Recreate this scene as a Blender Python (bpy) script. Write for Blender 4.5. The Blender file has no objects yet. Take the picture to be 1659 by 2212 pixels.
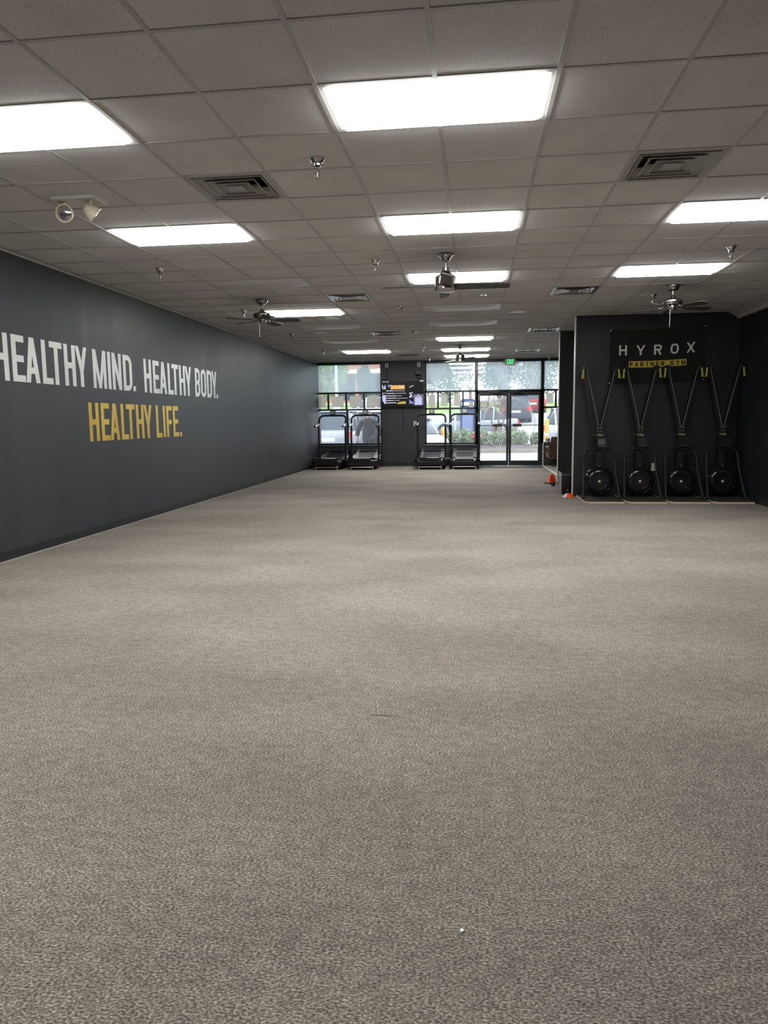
import bpy, bmesh, math, random
from mathutils import Vector, Matrix
random.seed(7)
sc = bpy.context.scene
COL = sc.collection
PI = math.pi

# ------------------------------------------------------------------ camera
CAM_H = 1.3317
yaw, pitch, roll = 0.1232, -0.1251, -0.0112
fw = Vector((-math.sin(yaw)*math.cos(pitch), math.cos(yaw)*math.cos(pitch), math.sin(pitch)))
r0 = Vector((math.cos(yaw), math.sin(yaw), 0)); u0 = r0.cross(fw)
rt = math.cos(roll)*r0 + math.sin(roll)*u0
up = -math.sin(roll)*r0 + math.cos(roll)*u0
cam = bpy.data.cameras.new('camera'); camo = bpy.data.objects.new('camera', cam); COL.objects.link(camo)
m3 = Matrix((rt, up, -fw)).transposed()
camo.matrix_world = Matrix.Translation((0, 0, CAM_H)) @ m3.to_4x4()
cam.sensor_fit = 'HORIZONTAL'; cam.sensor_width = 36; cam.lens = 1572.15/1659*36
cam.clip_start = .05; cam.clip_end = 500
sc.camera = camo

# ------------------------------------------------------------------ light and exposure
LAMP = 26.5          # radiance of the lit ceiling panels
SKY = 4.2            # overcast sky
w = bpy.data.worlds.new('overcast_sky'); sc.world = w; w.use_nodes = True
nt = w.node_tree; bg = nt.nodes['Background']
bg.inputs['Color'].default_value = (.88, .94, 1, 1); bg.inputs['Strength'].default_value = SKY
vs = sc.view_settings
vs.view_transform = 'Standard'; vs.look = 'None'; vs.exposure = 0.0; vs.gamma = 1; vs.use_curve_mapping = False
sc.cycles.max_bounces = 10; sc.cycles.diffuse_bounces = 5; sc.cycles.glossy_bounces = 4
sc.cycles.transparent_max_bounces = 16; sc.cycles.transmission_bounces = 6
sc.cycles.sample_clamp_indirect = 6; sc.cycles.caustics_reflective = False; sc.cycles.caustics_refractive = False
sc.cycles.use_denoising = True

# ------------------------------------------------------------------ materials
def mat(name, col, rough=.5, metal=0, spec=.5, emit=None, es=0):
    m = bpy.data.materials.new(name); m.use_nodes = True
    b = m.node_tree.nodes['Principled BSDF']
    b.inputs['Base Color'].default_value = (*col, 1); b.inputs['Roughness'].default_value = rough
    b.inputs['Metallic'].default_value = metal; b.inputs['Specular IOR Level'].default_value = spec
    if emit:
        b.inputs['Emission Color'].default_value = (*emit, 1); b.inputs['Emission Strength'].default_value = es
    return m
def N(m, t, **k):
    n = m.node_tree.nodes.new(t)
    for a, v in k.items(): setattr(n, a, v)
    return n
def L(m, a, b): m.node_tree.links.new(a, b)
def ramp(m, stops):
    n = N(m, 'ShaderNodeValToRGB'); e = n.color_ramp.elements
    while len(e) < len(stops): e.new(.5)
    for i, (p, c) in enumerate(stops): e[i].position = p; e[i].color = (*c, 1)
    return n
def noisy(name, c1, c2, scale=20, rough=.5, bump=0, stretch=(1, 1, 1), metal=0, spec=.5, detail=4, lo=.35, hi=.65):
    m = mat(name, c1, rough, metal, spec); b = m.node_tree.nodes['Principled BSDF']
    tc = N(m, 'ShaderNodeTexCoord'); mp = N(m, 'ShaderNodeMapping'); mp.inputs['Scale'].default_value = stretch
    nz = N(m, 'ShaderNodeTexNoise'); nz.inputs['Scale'].default_value = scale; nz.inputs['Detail'].default_value = detail
    rp = ramp(m, [(lo, c1), (hi, c2)])
    L(m, tc.outputs['Object'], mp.inputs[0]); L(m, mp.outputs[0], nz.inputs['Vector']); L(m, nz.outputs[0], rp.inputs[0]); L(m, rp.outputs[0], b.inputs['Base Color'])
    if bump:
        bp = N(m, 'ShaderNodeBump'); bp.inputs['Strength'].default_value = bump; bp.inputs['Distance'].default_value = .002
        L(m, nz.outputs[0], bp.inputs['Height']); L(m, bp.outputs[0], b.inputs['Normal'])
    return m

def carpet_mat():
    m = mat('carpet', (.25, .23, .2), .95, spec=.12); b = m.node_tree.nodes['Principled BSDF']
    tc = N(m, 'ShaderNodeTexCoord')
    mp = N(m, 'ShaderNodeMapping'); mp.inputs['Scale'].default_value = (.62, 1, 1); L(m, tc.outputs['Object'], mp.inputs[0])
    n1 = N(m, 'ShaderNodeTexNoise'); n1.inputs['Scale'].default_value = 180; n1.inputs['Detail'].default_value = 3; n1.inputs['Roughness'].default_value = .65
    n2 = N(m, 'ShaderNodeTexNoise'); n2.inputs['Scale'].default_value = 26; n2.inputs['Detail'].default_value = 5
    n3 = N(m, 'ShaderNodeTexNoise'); n3.inputs['Scale'].default_value = 1.3; n3.inputs['Detail'].default_value = 4
    for n in (n1, n2, n3): L(m, mp.outputs[0], n.inputs['Vector'])
    rp = ramp(m, [(.35, (.088, .074, .062)), (.50, (.229, .206, .179)), (.65, (.51, .468, .418))]); L(m, n1.outputs[0], rp.inputs[0])
    r2 = ramp(m, [(.34, (.84, .84, .84)), (.66, (1.12, 1.12, 1.12))]); L(m, n2.outputs[0], r2.inputs[0])
    r3 = ramp(m, [(.36, (.86, .86, .86)), (.64, (1.1, 1.1, 1.1))]); L(m, n3.outputs[0], r3.inputs[0])
    x1 = N(m, 'ShaderNodeMix', data_type='RGBA', blend_type='MULTIPLY'); x1.inputs[0].default_value = 1
    x2 = N(m, 'ShaderNodeMix', data_type='RGBA', blend_type='MULTIPLY'); x2.inputs[0].default_value = 1
    L(m, rp.outputs[0], x1.inputs[6]); L(m, r2.outputs[0], x1.inputs[7]); L(m, x1.outputs[2], x2.inputs[6]); L(m, r3.outputs[0], x2.inputs[7])
    L(m, x2.outputs[2], b.inputs['Base Color'])
    bp = N(m, 'ShaderNodeBump'); bp.inputs['Strength'].default_value = .5; bp.inputs['Distance'].default_value = .003
    L(m, n1.outputs[0], bp.inputs['Height']); L(m, bp.outputs[0], b.inputs['Normal'])
    return m
def tile_mat():
    m = mat('ceiling_tile', (.5, .48, .45), .95, spec=.15); b = m.node_tree.nodes['Principled BSDF']
    tc = N(m, 'ShaderNodeTexCoord')
    n1 = N(m, 'ShaderNodeTexNoise'); n1.inputs['Scale'].default_value = 110; n1.inputs['Detail'].default_value = 2
    n2 = N(m, 'ShaderNodeTexNoise'); n2.inputs['Scale'].default_value = 2.2; n2.inputs['Detail'].default_value = 3
    n3 = N(m, 'ShaderNodeTexNoise'); n3.inputs['Scale'].default_value = 14; n3.inputs['Detail'].default_value = 5
    for n in (n1, n2, n3): L(m, tc.outputs['Object'], n.inputs['Vector'])
    r1 = ramp(m, [(.31, (.42, .39, .36)), (.38, (.63, .617, .60))]); L(m, n1.outputs[0], r1.inputs[0])
    r2 = ramp(m, [(.3, (.9, .9, .9)), (.7, (1.05, 1.05, 1.05))]); L(m, n2.outputs[0], r2.inputs[0])
    r3 = ramp(m, [(.215, (.45, .43, .4)), (.25, (1, 1, 1))]); L(m, n3.outputs[0], r3.inputs[0])
    x = N(m, 'ShaderNodeMix', data_type='RGBA', blend_type='MULTIPLY'); x.inputs[0].default_value = 1
    y = N(m, 'ShaderNodeMix', data_type='RGBA', blend_type='MULTIPLY'); y.inputs[0].default_value = 1
    L(m, r1.outputs[0], x.inputs[6]); L(m, r2.outputs[0], x.inputs[7]); L(m, x.outputs[2], y.inputs[6]); L(m, r3.outputs[0], y.inputs[7])
    L(m, y.outputs[2], b.inputs['Base Color'])
    bp = N(m, 'ShaderNodeBump'); bp.inputs['Strength'].default_value = .25; bp.inputs['Distance'].default_value = .002
    L(m, n1.outputs[0], bp.inputs['Height']); L(m, bp.outputs[0], b.inputs['Normal'])
    return m
def paint_mat(name, c, rough, var=.12):
    m = mat(name, c, rough, spec=.5); b = m.node_tree.nodes['Principled BSDF']
    tc = N(m, 'ShaderNodeTexCoord'); mp = N(m, 'ShaderNodeMapping'); mp.inputs['Scale'].default_value = (6, 6, .5)
    nz = N(m, 'ShaderNodeTexNoise'); nz.inputs['Scale'].default_value = 1.0; nz.inputs['Detail'].default_value = 6
    L(m, tc.outputs['Object'], mp.inputs[0]); L(m, mp.outputs[0], nz.inputs['Vector'])
    rp = ramp(m, [(.3, tuple(x*(1-var) for x in c)), (.7, tuple(x*(1+var) for x in c))]); L(m, nz.outputs[0], rp.inputs[0]); L(m, rp.outputs[0], b.inputs['Base Color'])
    rr = N(m, 'ShaderNodeMapRange'); rr.inputs['To Min'].default_value = rough-.06; rr.inputs['To Max'].default_value = rough+.08
    L(m, nz.outputs[0], rr.inputs[0]); L(m, rr.outputs[0], b.inputs['Roughness'])
    n2 = N(m, 'ShaderNodeTexNoise'); n2.inputs['Scale'].default_value = 90; L(m, tc.outputs['Object'], n2.inputs['Vector'])
    bp = N(m, 'ShaderNodeBump'); bp.inputs['Strength'].default_value = .12; bp.inputs['Distance'].default_value = .001
    L(m, n2.outputs[0], bp.inputs['Height']); L(m, bp.outputs[0], b.inputs['Normal'])
    return m
def glass_mat(name, milk, blur=0, tint=(1, 1, 1)):
    m = bpy.data.materials.new(name); m.use_nodes = True; t = m.node_tree
    for n in list(t.nodes):
        if n.type != 'OUTPUT_MATERIAL': t.nodes.remove(n)
    out = [n for n in t.nodes if n.type == 'OUTPUT_MATERIAL'][0]
    if blur:
        tr = N(m, 'ShaderNodeBsdfRefraction'); tr.inputs['IOR'].default_value = 1.02; tr.inputs['Roughness'].default_value = blur
    else: tr = N(m, 'ShaderNodeBsdfTransparent')
    tr.inputs['Color'].default_value = (*tint, 1)
    tl = N(m, 'ShaderNodeBsdfTranslucent'); tl.inputs['Color'].default_value = (.9, .95, 1, 1)
    mx = N(m, 'ShaderNodeMixShader'); mx.inputs[0].default_value = milk
    L(m, tr.outputs[0], mx.inputs[1]); L(m, tl.outputs[0], mx.inputs[2])
    gl = N(m, 'ShaderNodeBsdfGlossy'); gl.inputs['Roughness'].default_value = .02
    fr = N(m, 'ShaderNodeFresnel'); fr.inputs['IOR'].default_value = 1.45
    m2 = N(m, 'ShaderNodeMixShader'); L(m, fr.outputs[0], m2.inputs[0]); L(m, mx.outputs[0], m2.inputs[1]); L(m, gl.outputs[0], m2.inputs[2])
    L(m, m2.outputs[0], out.inputs[0])
    return m

M = {}
M['carpet'] = carpet_mat(); M['tile'] = tile_mat()
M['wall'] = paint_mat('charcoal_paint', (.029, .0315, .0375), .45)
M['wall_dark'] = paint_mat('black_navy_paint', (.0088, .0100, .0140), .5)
M['base'] = mat('black_vinyl', (.012, .014, .017), .45)
M['caulk'] = mat('pale_caulk', (.32, .31, .29), .6)
M['tee'] = noisy('painted_steel_tee', (.42, .415, .405), (.47, .465, .455), 8, .6)
M['lit_edge_trim'] = mat('lit_edge_and_white_trim', (.70, .69, .67), .4)  # white trim strips; also window light painted onto two wall ends
M['alu'] = noisy('black_anodised', (.012, .014, .018), (.018, .02, .025), 5, .35)
M['glass'] = glass_mat('clear_glass', .035)
M['film'] = glass_mat('hazy_film_glass', .33, .026, (.93, 1, .98))
M['lamp'] = mat('lit_diffuser', (.8, .8, .8), .5, emit=(1, .995, .972), es=LAMP)
M['lens'] = mat('unlit_diffuser', (.62, .62, .60), .35)
M['white'] = noisy('white_enamel', (.58, .57, .55), (.64, .63, .61), 6, .35)
M['ventg'] = noisy('grey_enamel', (.34, .33, .31), (.40, .39, .37), 6, .5)
M['void'] = mat('duct_dark', (.008, .008, .01), .8)
M['nickel'] = noisy('brushed_nickel', (.33, .315, .30), (.40, .385, .37), 30, .26, stretch=(1, 1, 12), metal=1)
M['chrome'] = noisy('chrome', (.60, .59, .57), (.66, .65, .63), 30, .12, metal=1)
M['silver'] = noisy('satin_aluminium', (.55, .56, .58), (.62, .63, .65), 20, .3, metal=1)
M['blade'] = noisy('grey_blade', (.045, .044, .044), (.06, .058, .057), 12, .5, stretch=(1, 6, 1))
M['blk'] = noisy('black_powder_coat', (.008, .008, .009), (.012, .012, .013), 40, .5, spec=.25)
M['blkgloss'] = noisy('black_gloss_plastic', (.006, .006, .007), (.009, .009, .01), 20, .16)
M['blkmat'] = noisy('black_rubber', (.014, .014, .015), (.022, .022, .023), 60, .75, bump=.3)
M['belt'] = noisy('tread_rubber', (.15, .155, .17), (.21, .22, .24), 60, .45, bump=.4, stretch=(.2, 1, 1))
M['rail'] = noisy('grey_rail', (.36, .37, .40), (.44, .45, .48), 40, .32)
M['wood'] = noisy('birch_ply_edge', (.50, .38, .27), (.62, .49, .36), 30, .6, stretch=(1, 1, 8))
M['lime'] = noisy('lime_grip', (.36, .38, .035), (.44, .45, .05), 25, .5)
M['cord'] = mat('grey_cord', (.45, .44, .42), .5)
M['sticker'] = noisy('pale_sticker', (.6, .66, .5), (.35, .42, .3), 90, .4)
M['gold'] = noisy('gold_vinyl', (.60, .38, .04), (.72, .50, .08), 3, .34, metal=.35)
M['silvertx'] = noisy('silver_vinyl', (.60, .60, .59), (.68, .68, .67), 3, .30, metal=.25)
M['cloth'] = noisy('black_banner_cloth', (.004, .0045, .006), (.007, .0075, .009), 50, .8)
M['bwhite'] = mat('banner_white', (.80, .80, .78), .7)
M['bgold'] = noisy('banner_gold', (.66, .50, .07), (.74, .57, .09), 20, .7)
M['screen'] = mat('black_screen', (.004, .004, .006), .35, spec=.3)
M['paper'] = noisy('poster_back', (.50, .48, .41), (.55, .53, .46), 15, .8)
pb = M['paper'].node_tree; tl = pb.nodes.new('ShaderNodeBsdfTranslucent'); tl.inputs[0].default_value = (.62, .59, .50, 1); mx = pb.nodes.new('ShaderNodeMixShader'); mx.inputs[0].default_value = .75
pb.links.new(pb.nodes['Principled BSDF'].outputs[0], mx.inputs[1]); pb.links.new(tl.outputs[0], mx.inputs[2]); pb.links.new(mx.outputs[0], [n for n in pb.nodes if n.type == 'OUTPUT_MATERIAL'][0].inputs[0])
M['ink'] = mat('grey_ink', (.2, .2, .19), .8)
M['plate'] = mat('ivory_plate', (.72, .70, .64), .4)
M['leather'] = noisy('brown_leather', (.085, .045, .03), (.13, .075, .05), 14, .45, bump=.3)
M['orange'] = mat('orange_plastic', (.85, .10, .03), .4)
M['red'] = mat('red_paint', (.45, .015, .02), .4)
M['exit_g'] = mat('exit_green', (.02, .5, .15), .4, emit=(.05, 1, .28), es=1.1)
M['exit_h'] = noisy('beige_housing', (.36, .33, .28), (.42, .39, .33), 10, .5)
M['cream'] = noisy('cream_plastic', (.66, .60, .45), (.70, .64, .49), 10, .35)
M['reflector'] = noisy('faceted_lens', (.5, .5, .5), (.9, .9, .9), 90, .12, metal=.9)
M['etch'] = mat('white_etch', (.85, .87, .9), .6)
M['frost'] = mat('frosted_vinyl', (.9, .92, .95), .7)
fb = M['frost'].node_tree; tl = fb.nodes.new('ShaderNodeBsdfTranslucent'); tl.inputs[0].default_value = (.9, .93, .95, 1); mx = fb.nodes.new('ShaderNodeMixShader'); mx.inputs[0].default_value = .6
fb.links.new(fb.nodes['Principled BSDF'].outputs[0], mx.inputs[1]); fb.links.new(tl.outputs[0], mx.inputs[2]); fb.links.new(mx.outputs[0], [n for n in fb.nodes if n.type == 'OUTPUT_MATERIAL'][0].inputs[0])
M['brass'] = mat('bronze_plate', (.10, .075, .06), .35, .6)
M['mat'] = noisy('blue_grey_mat', (.03, .036, .045), (.05, .058, .07), 120, .9, bump=.4)
M['beige'] = noisy('beige_pile', (.36, .33, .27), (.46, .42, .35), 120, .9)
def tilefloor():
    m = mat('stone_tile', (.4, .38, .34), .35); b = m.node_tree.nodes['Principled BSDF']
    tc = N(m, 'ShaderNodeTexCoord'); br = N(m, 'ShaderNodeTexBrick')
    br.inputs['Color1'].default_value = (.34, .32, .28, 1); br.inputs['Color2'].default_value = (.44, .42, .38, 1); br.inputs['Mortar'].default_value = (.2, .19, .17, 1)
    br.inputs['Scale'].default_value = 1.6; br.inputs['Mortar Size'].default_value = .012
    L(m, tc.outputs['Object'], br.inputs['Vector']); L(m, br.outputs[0], b.inputs['Base Color']); return m
M['stone'] = tilefloor()
M['asphalt'] = noisy('pale_concrete', (.24, .25, .27), (.30, .31, .33), 3, .9)
M['kerb'] = noisy('kerb_concrete', (.26, .22, .18), (.32, .28, .23), 6, .9)
M['mulch'] = noisy('dark_mulch', (.06, .05, .055), (.12, .10, .105), 18, .95)
M['grass'] = noisy('lawn', (.14, .22, .07), (.22, .31, .11), 8, .95)
M['leafy'] = noisy('yellow_green_leaf', (.20, .26, .08), (.30, .36, .14), 2, .7)
M['leafg'] = noisy('green_leaf', (.10, .17, .09), (.17, .25, .14), 2, .7)
M['leafd'] = noisy('blue_green_leaf', (.07, .13, .10), (.12, .19, .15), 2, .7)
M['bare'] = noisy('bare_twig', (.20, .16, .19), (.30, .25, .29), 3, .9)
M['twig'] = noisy('bark', (.16, .12, .10), (.26, .20, .17), 20, .9)
M['junip'] = noisy('juniper', (.16, .21, .12), (.28, .34, .20), 6, .8)
M['brick'] = noisy('orange_brick', (.42, .17, .09), (.5, .23, .13), 3, .9)
M['yellow'] = mat('yellow_paint', (.6, .33, .02), .5)
M['blue'] = mat('royal_blue_paint', (.035, .06, .15), .4)
M['pblue'] = mat('pale_blue_panel', (.18, .23, .42), .5)
M['pole'] = mat('galvanised', (.5, .56, .62), .5, .4)
M['cglass'] = mat('car_glass', (.03, .05, .07), .05)
M['tyre'] = mat('tyre', (.02, .02, .02), .8)
M['tail'] = mat('tail_lamp', (.6, .02, .02), .2)
M['head'] = mat('head_lamp', (.5, .52, .55), .1, .6)
M['skin'] = noisy('skin', (.50, .32, .25), (.56, .37, .29), 20, .55)
M['jacket'] = noisy('black_jacket', (.006, .0065, .008), (.014, .015, .018), 6, .75)
M['jean'] = noisy('dark_trousers', (.035, .045, .07), (.05, .06, .09), 40, .8)
M['hair'] = noisy('grey_hair', (.16, .15, .15), (.28, .27, .27), 60, .6)
M['lav'] = mat('lit_lavender', (.01, .01, .02), .2, emit=(.13, .11, .22), es=1)
def emit(n, c, s=1): return mat(n, (.01, .01, .01), .2, emit=c, es=s)
M['s_or'] = emit('lit_orange', (.95, .45, .08), .9); M['s_w'] = emit('lit_white', (.8, .82, .95), .9); M['s_b'] = emit('lit_blue', (.28, .36, .8), .8)
M['s_g'] = emit('lit_grey', (.42, .43, .5), .8); M['s_y'] = emit('lit_yellow', (.75, .55, .12), .8); M['s_lv'] = emit('lit_lilac', (.62, .66, .95), .9)
M['lcd'] = mat('grey_lcd', (.25, .28, .26), .2)

# ------------------------------------------------------------------ helpers
def tag(o, label=None, cat=None, group=None, kind=None):
    if label: o['label'] = label
    if cat: o['category'] = cat
    if group: o['group'] = group
    if kind: o['kind'] = kind
    return o
def thing(name, label, cat, loc=(0, 0, 0), rz=0, group=None):
    o = bpy.data.objects.new(name, None); COL.objects.link(o); o.location = loc; o.rotation_euler = (0, 0, rz); o.empty_display_size = .1
    return tag(o, label, cat, group)
def struct(name, loc=(0, 0, 0)):
    o = bpy.data.objects.new(name, None); COL.objects.link(o); o.location = loc; o['kind'] = 'structure'; return o
def copy_tree(o, parent=None):
    c = o.copy(); COL.objects.link(c)
    if parent: c.parent = parent
    for ch in list(o.children): copy_tree(ch, c)
    return c
class MB:
    def __init__(s): s.bm = bmesh.new()
    def f(s, vs):
        try: return s.bm.faces.new(vs)
        except ValueError: return None
    def v(s, p): return s.bm.verts.new(p)
    def box(s, x0, y0, z0, x1, y1, z1):
        p = [s.v((x, y, z)) for z in (z0, z1) for y in (y0, y1) for x in (x0, x1)]
        for q in ((0, 2, 3, 1), (4, 5, 7, 6), (0, 1, 5, 4), (2, 6, 7, 3), (0, 4, 6, 2), (1, 3, 7, 5)): s.f([p[i] for i in q])
        return s
    def obox(s, c, size, R):
        c = Vector(c); p = []
        for z in (-.5, .5):
            for y in (-.5, .5):
                for x in (-.5, .5): p.append(s.v(c + R @ Vector((x*size[0], y*size[1], z*size[2]))))
        for q in ((0, 2, 3, 1), (4, 5, 7, 6), (0, 1, 5, 4), (2, 6, 7, 3), (0, 4, 6, 2), (1, 3, 7, 5)): s.f([p[i] for i in q])
        return s
    def beam(s, a, b, wx, wy):
        a, b = Vector(a), Vector(b); d = (b-a).normalized(); y = Vector((0, 1, 0)); x = y.cross(d).normalized(); y = d.cross(x)
        R = Matrix((x, y, d)).transposed(); return s.obox((a+b)/2, (wx, wy, (b-a).length), R)
    def tube(s, pts, r, n=10, closed=False, caps=True):
        pts = [Vector(p) for p in pts]; k = len(pts); rs = r if isinstance(r, (list, tuple)) else [r]*k
        rings = []; nrm = None
        for i, p in enumerate(pts):
            a = pts[(i-1) % k] if (closed or i > 0) else p; b = pts[(i+1) % k] if (closed or i < k-1) else p
            t = (b-a).normalized()
            if nrm is None:
                nrm = t.orthogonal().normalized()
            else:
                nrm = (nrm - t*nrm.dot(t)).normalized()
            bn = t.cross(nrm)
            rings.append([s.v(p + (nrm*math.cos(2*PI*j/n)+bn*math.sin(2*PI*j/n))*rs[i]) for j in range(n)])
        for i in range(k if closed else k-1):
            A, B = rings[i], rings[(i+1) % k]
            for j in range(n): s.f([A[j], A[(j+1) % n], B[(j+1) % n], B[j]])
        if caps and not closed: s.f(rings[0][::-1]); s.f(rings[-1])
        return s
    def cyl(s, a, b, r, r2=None, n=16): return s.tube([a, b], [r, r if r2 is None else r2], n)
    def lathe(s, prof, c=(0, 0, 0), R=None, n=24, a0=0, a1=2*PI):
        c = Vector(c); R = R or Matrix.Identity(3); full = abs(a1-a0-2*PI) < 1e-6; k = n if full else n+1; rings = []
        for (r, z) in prof:
            if r < 1e-5: rings.append([s.v(c+R @ Vector((0, 0, z)))])
            else: rings.append([s.v(c+R @ Vector((r*math.cos(a0+(a1-a0)*j/n), r*math.sin(a0+(a1-a0)*j/n), z))) for j in range(k)])
        for A, B in zip(rings, rings[1:]):
            for j in range(n):
                a, b = j, (j+1) % k
                if len(A) == 1 and len(B) == 1: continue
                if len(A) == 1: s.f([A[0], B[b], B[a]])
                elif len(B) == 1: s.f([A[a], A[b], B[0]])
                else: s.f([A[a], A[b], B[b], B[a]])
        return s
    def prism(s, poly, fn, h0, h1):
        a = [s.v(fn(u, v, h0)) for u, v in poly]; b = [s.v(fn(u, v, h1)) for u, v in poly]; n = len(poly)
        s.f(a[::-1]); s.f(b)
        for i in range(n): s.f([a[i], a[(i+1) % n], b[(i+1) % n], b[i]])
        return s
    def grid(s, fn, nu, nv):
        p = [[s.v(fn(i/nu, j/nv)) for j in range(nv+1)] for i in range(nu+1)]
        for i in range(nu):
            for j in range(nv): s.f([p[i][j], p[i+1][j], p[i+1][j+1], p[i][j+1]])
        return s
    def build(s, name, m, parent=None, smooth=False, bevel=0, seg=2):
        if bevel:
            es = [e for e in s.bm.edges if len(e.link_faces) == 2 and e.calc_face_angle(0) > .7]
            bmesh.ops.bevel(s.bm, geom=es, offset=bevel, segments=seg, affect='EDGES', clamp_overlap=True)
        bmesh.ops.recalc_face_normals(s.bm, faces=s.bm.faces[:])
        me = bpy.data.meshes.new(name)
        if smooth or bevel:
            for f in s.bm.faces: f.smooth = True
        s.bm.to_mesh(me); s.bm.free()
        if smooth or bevel: me.set_sharp_from_angle(angle=math.radians(38))
        me.materials.append(m)
        o = bpy.data.objects.new(name, me); COL.objects.link(o)
        if parent: o.parent = parent
        return o
def leaves(blobs, n, size, rng, flat=False):
    vs, fs = [], []
    tot = sum(b[3]*b[4]*b[5] for b in blobs)
    for (x, y, z, a, b, c) in blobs:
        for _ in range(int(n*a*b*c/tot)):
            t = rng.random()*2*PI; q = rng.uniform(-1, 1); r = rng.random()**.45; h = math.sqrt(1-q*q)
            p = Vector((x+a*r*h*math.cos(t), y+b*r*h*math.sin(t), z+c*r*q))
            d = Vector((rng.gauss(0, 1), rng.gauss(0, 1), rng.gauss(0, 1))).normalized(); e = d.orthogonal().normalized(); g = d.cross(e)
            sz = size*rng.uniform(.6, 1.3); k = len(vs)
            vs += [p+e*sz, p+g*sz*.45, p-e*sz, p-g*sz*.45]; fs.append((k, k+1, k+2, k+3))
    return vs, fs
def mesh_obj(name, vs, fs, m, parent=None):
    me = bpy.data.meshes.new(name); me.from_pydata([tuple(v) for v in vs], [], fs); me.materials.append(m)
    o = bpy.data.objects.new(name, me); COL.objects.link(o)
    if parent: o.parent = parent
    return o
def arc(cx, cy, r, a0, a1, n): return [(cx+r*math.cos(a0+(a1-a0)*i/n), cy+r*math.sin(a0+(a1-a0)*i/n)) for i in range(n+1)]
def fillet(pts, r, n=6):
    pts = [Vector(p) for p in pts]; out = [pts[0]]
    for i in range(1, len(pts)-1):
        p = pts[i]; a = (pts[i-1]-p); b = (pts[i+1]-p); rr = min(r, a.length*.49, b.length*.49); A = p+a.normalized()*rr; B = p+b.normalized()*rr
        for k in range(n+1):
            t = k/n; out.append(A*(1-t)**2 + p*2*t*(1-t) + B*t*t)
    out.append(pts[-1]); return out

# ------------------------------------------------------------------ lettering
def rrect(x0, y0, x1, y1, rads, n=5):
    # corners: bl, br, tr, tl
    c = [(x0, y0, 1, 1, PI), (x1, y0, -1, 1, 1.5*PI), (x1, y1, -1, -1, 0), (x0, y1, 1, -1, .5*PI)]; out = []
    for (x, y, sx, sy, a), r in zip(c, rads):
        out += arc(x+sx*r, y+sy*r, r, a, a+PI/2, n)
    return out
def ring(o, i): return [[o[k], o[(k+1) % len(o)], i[(k+1) % len(o)], i[k]] for k in range(len(o))]
def R4(a, b, c, d): return [(a, b), (c, b), (c, d), (a, d)]
def glyph(ch, w, t, h):
    e = 1e-3
    def bowl(y0, y1, r=None):
        r = r or min(w*.5, (y1-y0)*.5)*.95; ri = max(r-t, .01)
        o = rrect(0, y0, w, y1, (e, r, r, e)); i = rrect(t, y0+h, w-t, y1-h, (e, ri, ri, e)); return ring(o, i)
    if ch == 'H': return [R4(0, 0, t, 1), R4(w-t, 0, w, 1), R4(t, .5-h/2, w-t, .5+h/2)]
    if ch == 'E': return [R4(0, 0, t, 1), R4(t, 0, w, h), R4(t, 1-h, w, 1), R4(t, .5-h/2, w*.93, .5+h/2)]
    if ch == 'F': return [R4(0, 0, t, 1), R4(t, 1-h, w, 1), R4(t, .48-h/2, w*.9, .48+h/2)]
    if ch == 'L': return [R4(0, 0, t, 1), R4(t, 0, w, h)]
    if ch == 'T': return [R4(0, 1-h, w, 1), R4(w/2-t/2, 0, w/2+t/2, 1-h)]
    if ch == 'I': return [R4(0, 0, t, 1)]
    if ch == '.': return [R4(0, 0, t, h)]
    if ch == 'A':
        a = t*.55; f = lambda y: y*(w/2-a)
        return [[(0, 0), (t, 0), (w/2+a*.75, 1), (w/2-a, 1)], [(w-t, 0), (w, 0), (w/2+a, 1), (w/2-a*.75, 1)], R4(f(.2)+t*.6, .2, w-f(.2)-t*.6, .2+h)]
    if ch == 'Y':
        return [[(0, 1), (t, 1), (w/2+t*.45, .42), (w/2-t*.5, .38)], [(w-t, 1), (w, 1), (w/2+t*.5, .38), (w/2-t*.45, .42)], R4(w/2-t/2, 0, w/2+t/2, .42)]
    if ch == 'M':
        return [R4(0, 0, t*.92, 1), R4(w-t*.92, 0, w, 1), [(t*.1, 1), (t*1.05, 1), (w/2+t*.42, 0), (w/2-t*.42, 0)], [(w-t*1.05, 1), (w-t*.1, 1), (w/2+t*.42, 0), (w/2-t*.42, 0)]]
    if ch == 'N': return [R4(0, 0, t, 1), R4(w-t, 0, w, 1), [(0, 1), (t, 1), (w, 0), (w-t, 0)]]
    if ch == 'X': return [[(0, 1), (t*1.15, 1), (w, 0), (w-t*1.15, 0)], [(w-t*1.15, 1), (w, 1), (t*1.15, 0), (0, 0)]]
    if ch == 'D': return bowl(0, 1)
    if ch == 'O':
        r = w*.48; ri = max(r-t, .01); return ring(rrect(0, 0, w, 1, (r,)*4), rrect(t, h, w-t, 1-h, (ri,)*4))
    if ch == 'B': return bowl(0, .5+h/2)+bowl(.5-h/2, 1)
    if ch == 'P': return [R4(0, 0, t, 1)]+bowl(.42, 1)
    if ch == 'R': return [R4(0, 0, t, 1)]+bowl(.42, 1)+[[(w*.42, .46), (w*.42+t*1.1, .46), (w, 0), (w-t*1.15, 0)]]
    if ch == 'G':
        r = w*.46; ri = max(r-t, .01); q = ring(rrect(0, 0, w, 1, (r,)*4), rrect(t, h, w-t, 1-h, (ri,)*4))
        q = [k for k in q if not (sum(p[0] for p in k)/4 > w-t*1.2 and .46 < sum(p[1] for p in k)/4 < .64)]
        return [k for k in q if not (abs(k[0][0]-w) < 1e-3 and abs(k[1][0]-w) < 1e-3)]+[R4(w-t, .25, w, .5), R4(w*.5, .5-h, w, .5), R4(w-t, 1-r*1.15, w, 1-r*.55)]
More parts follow.
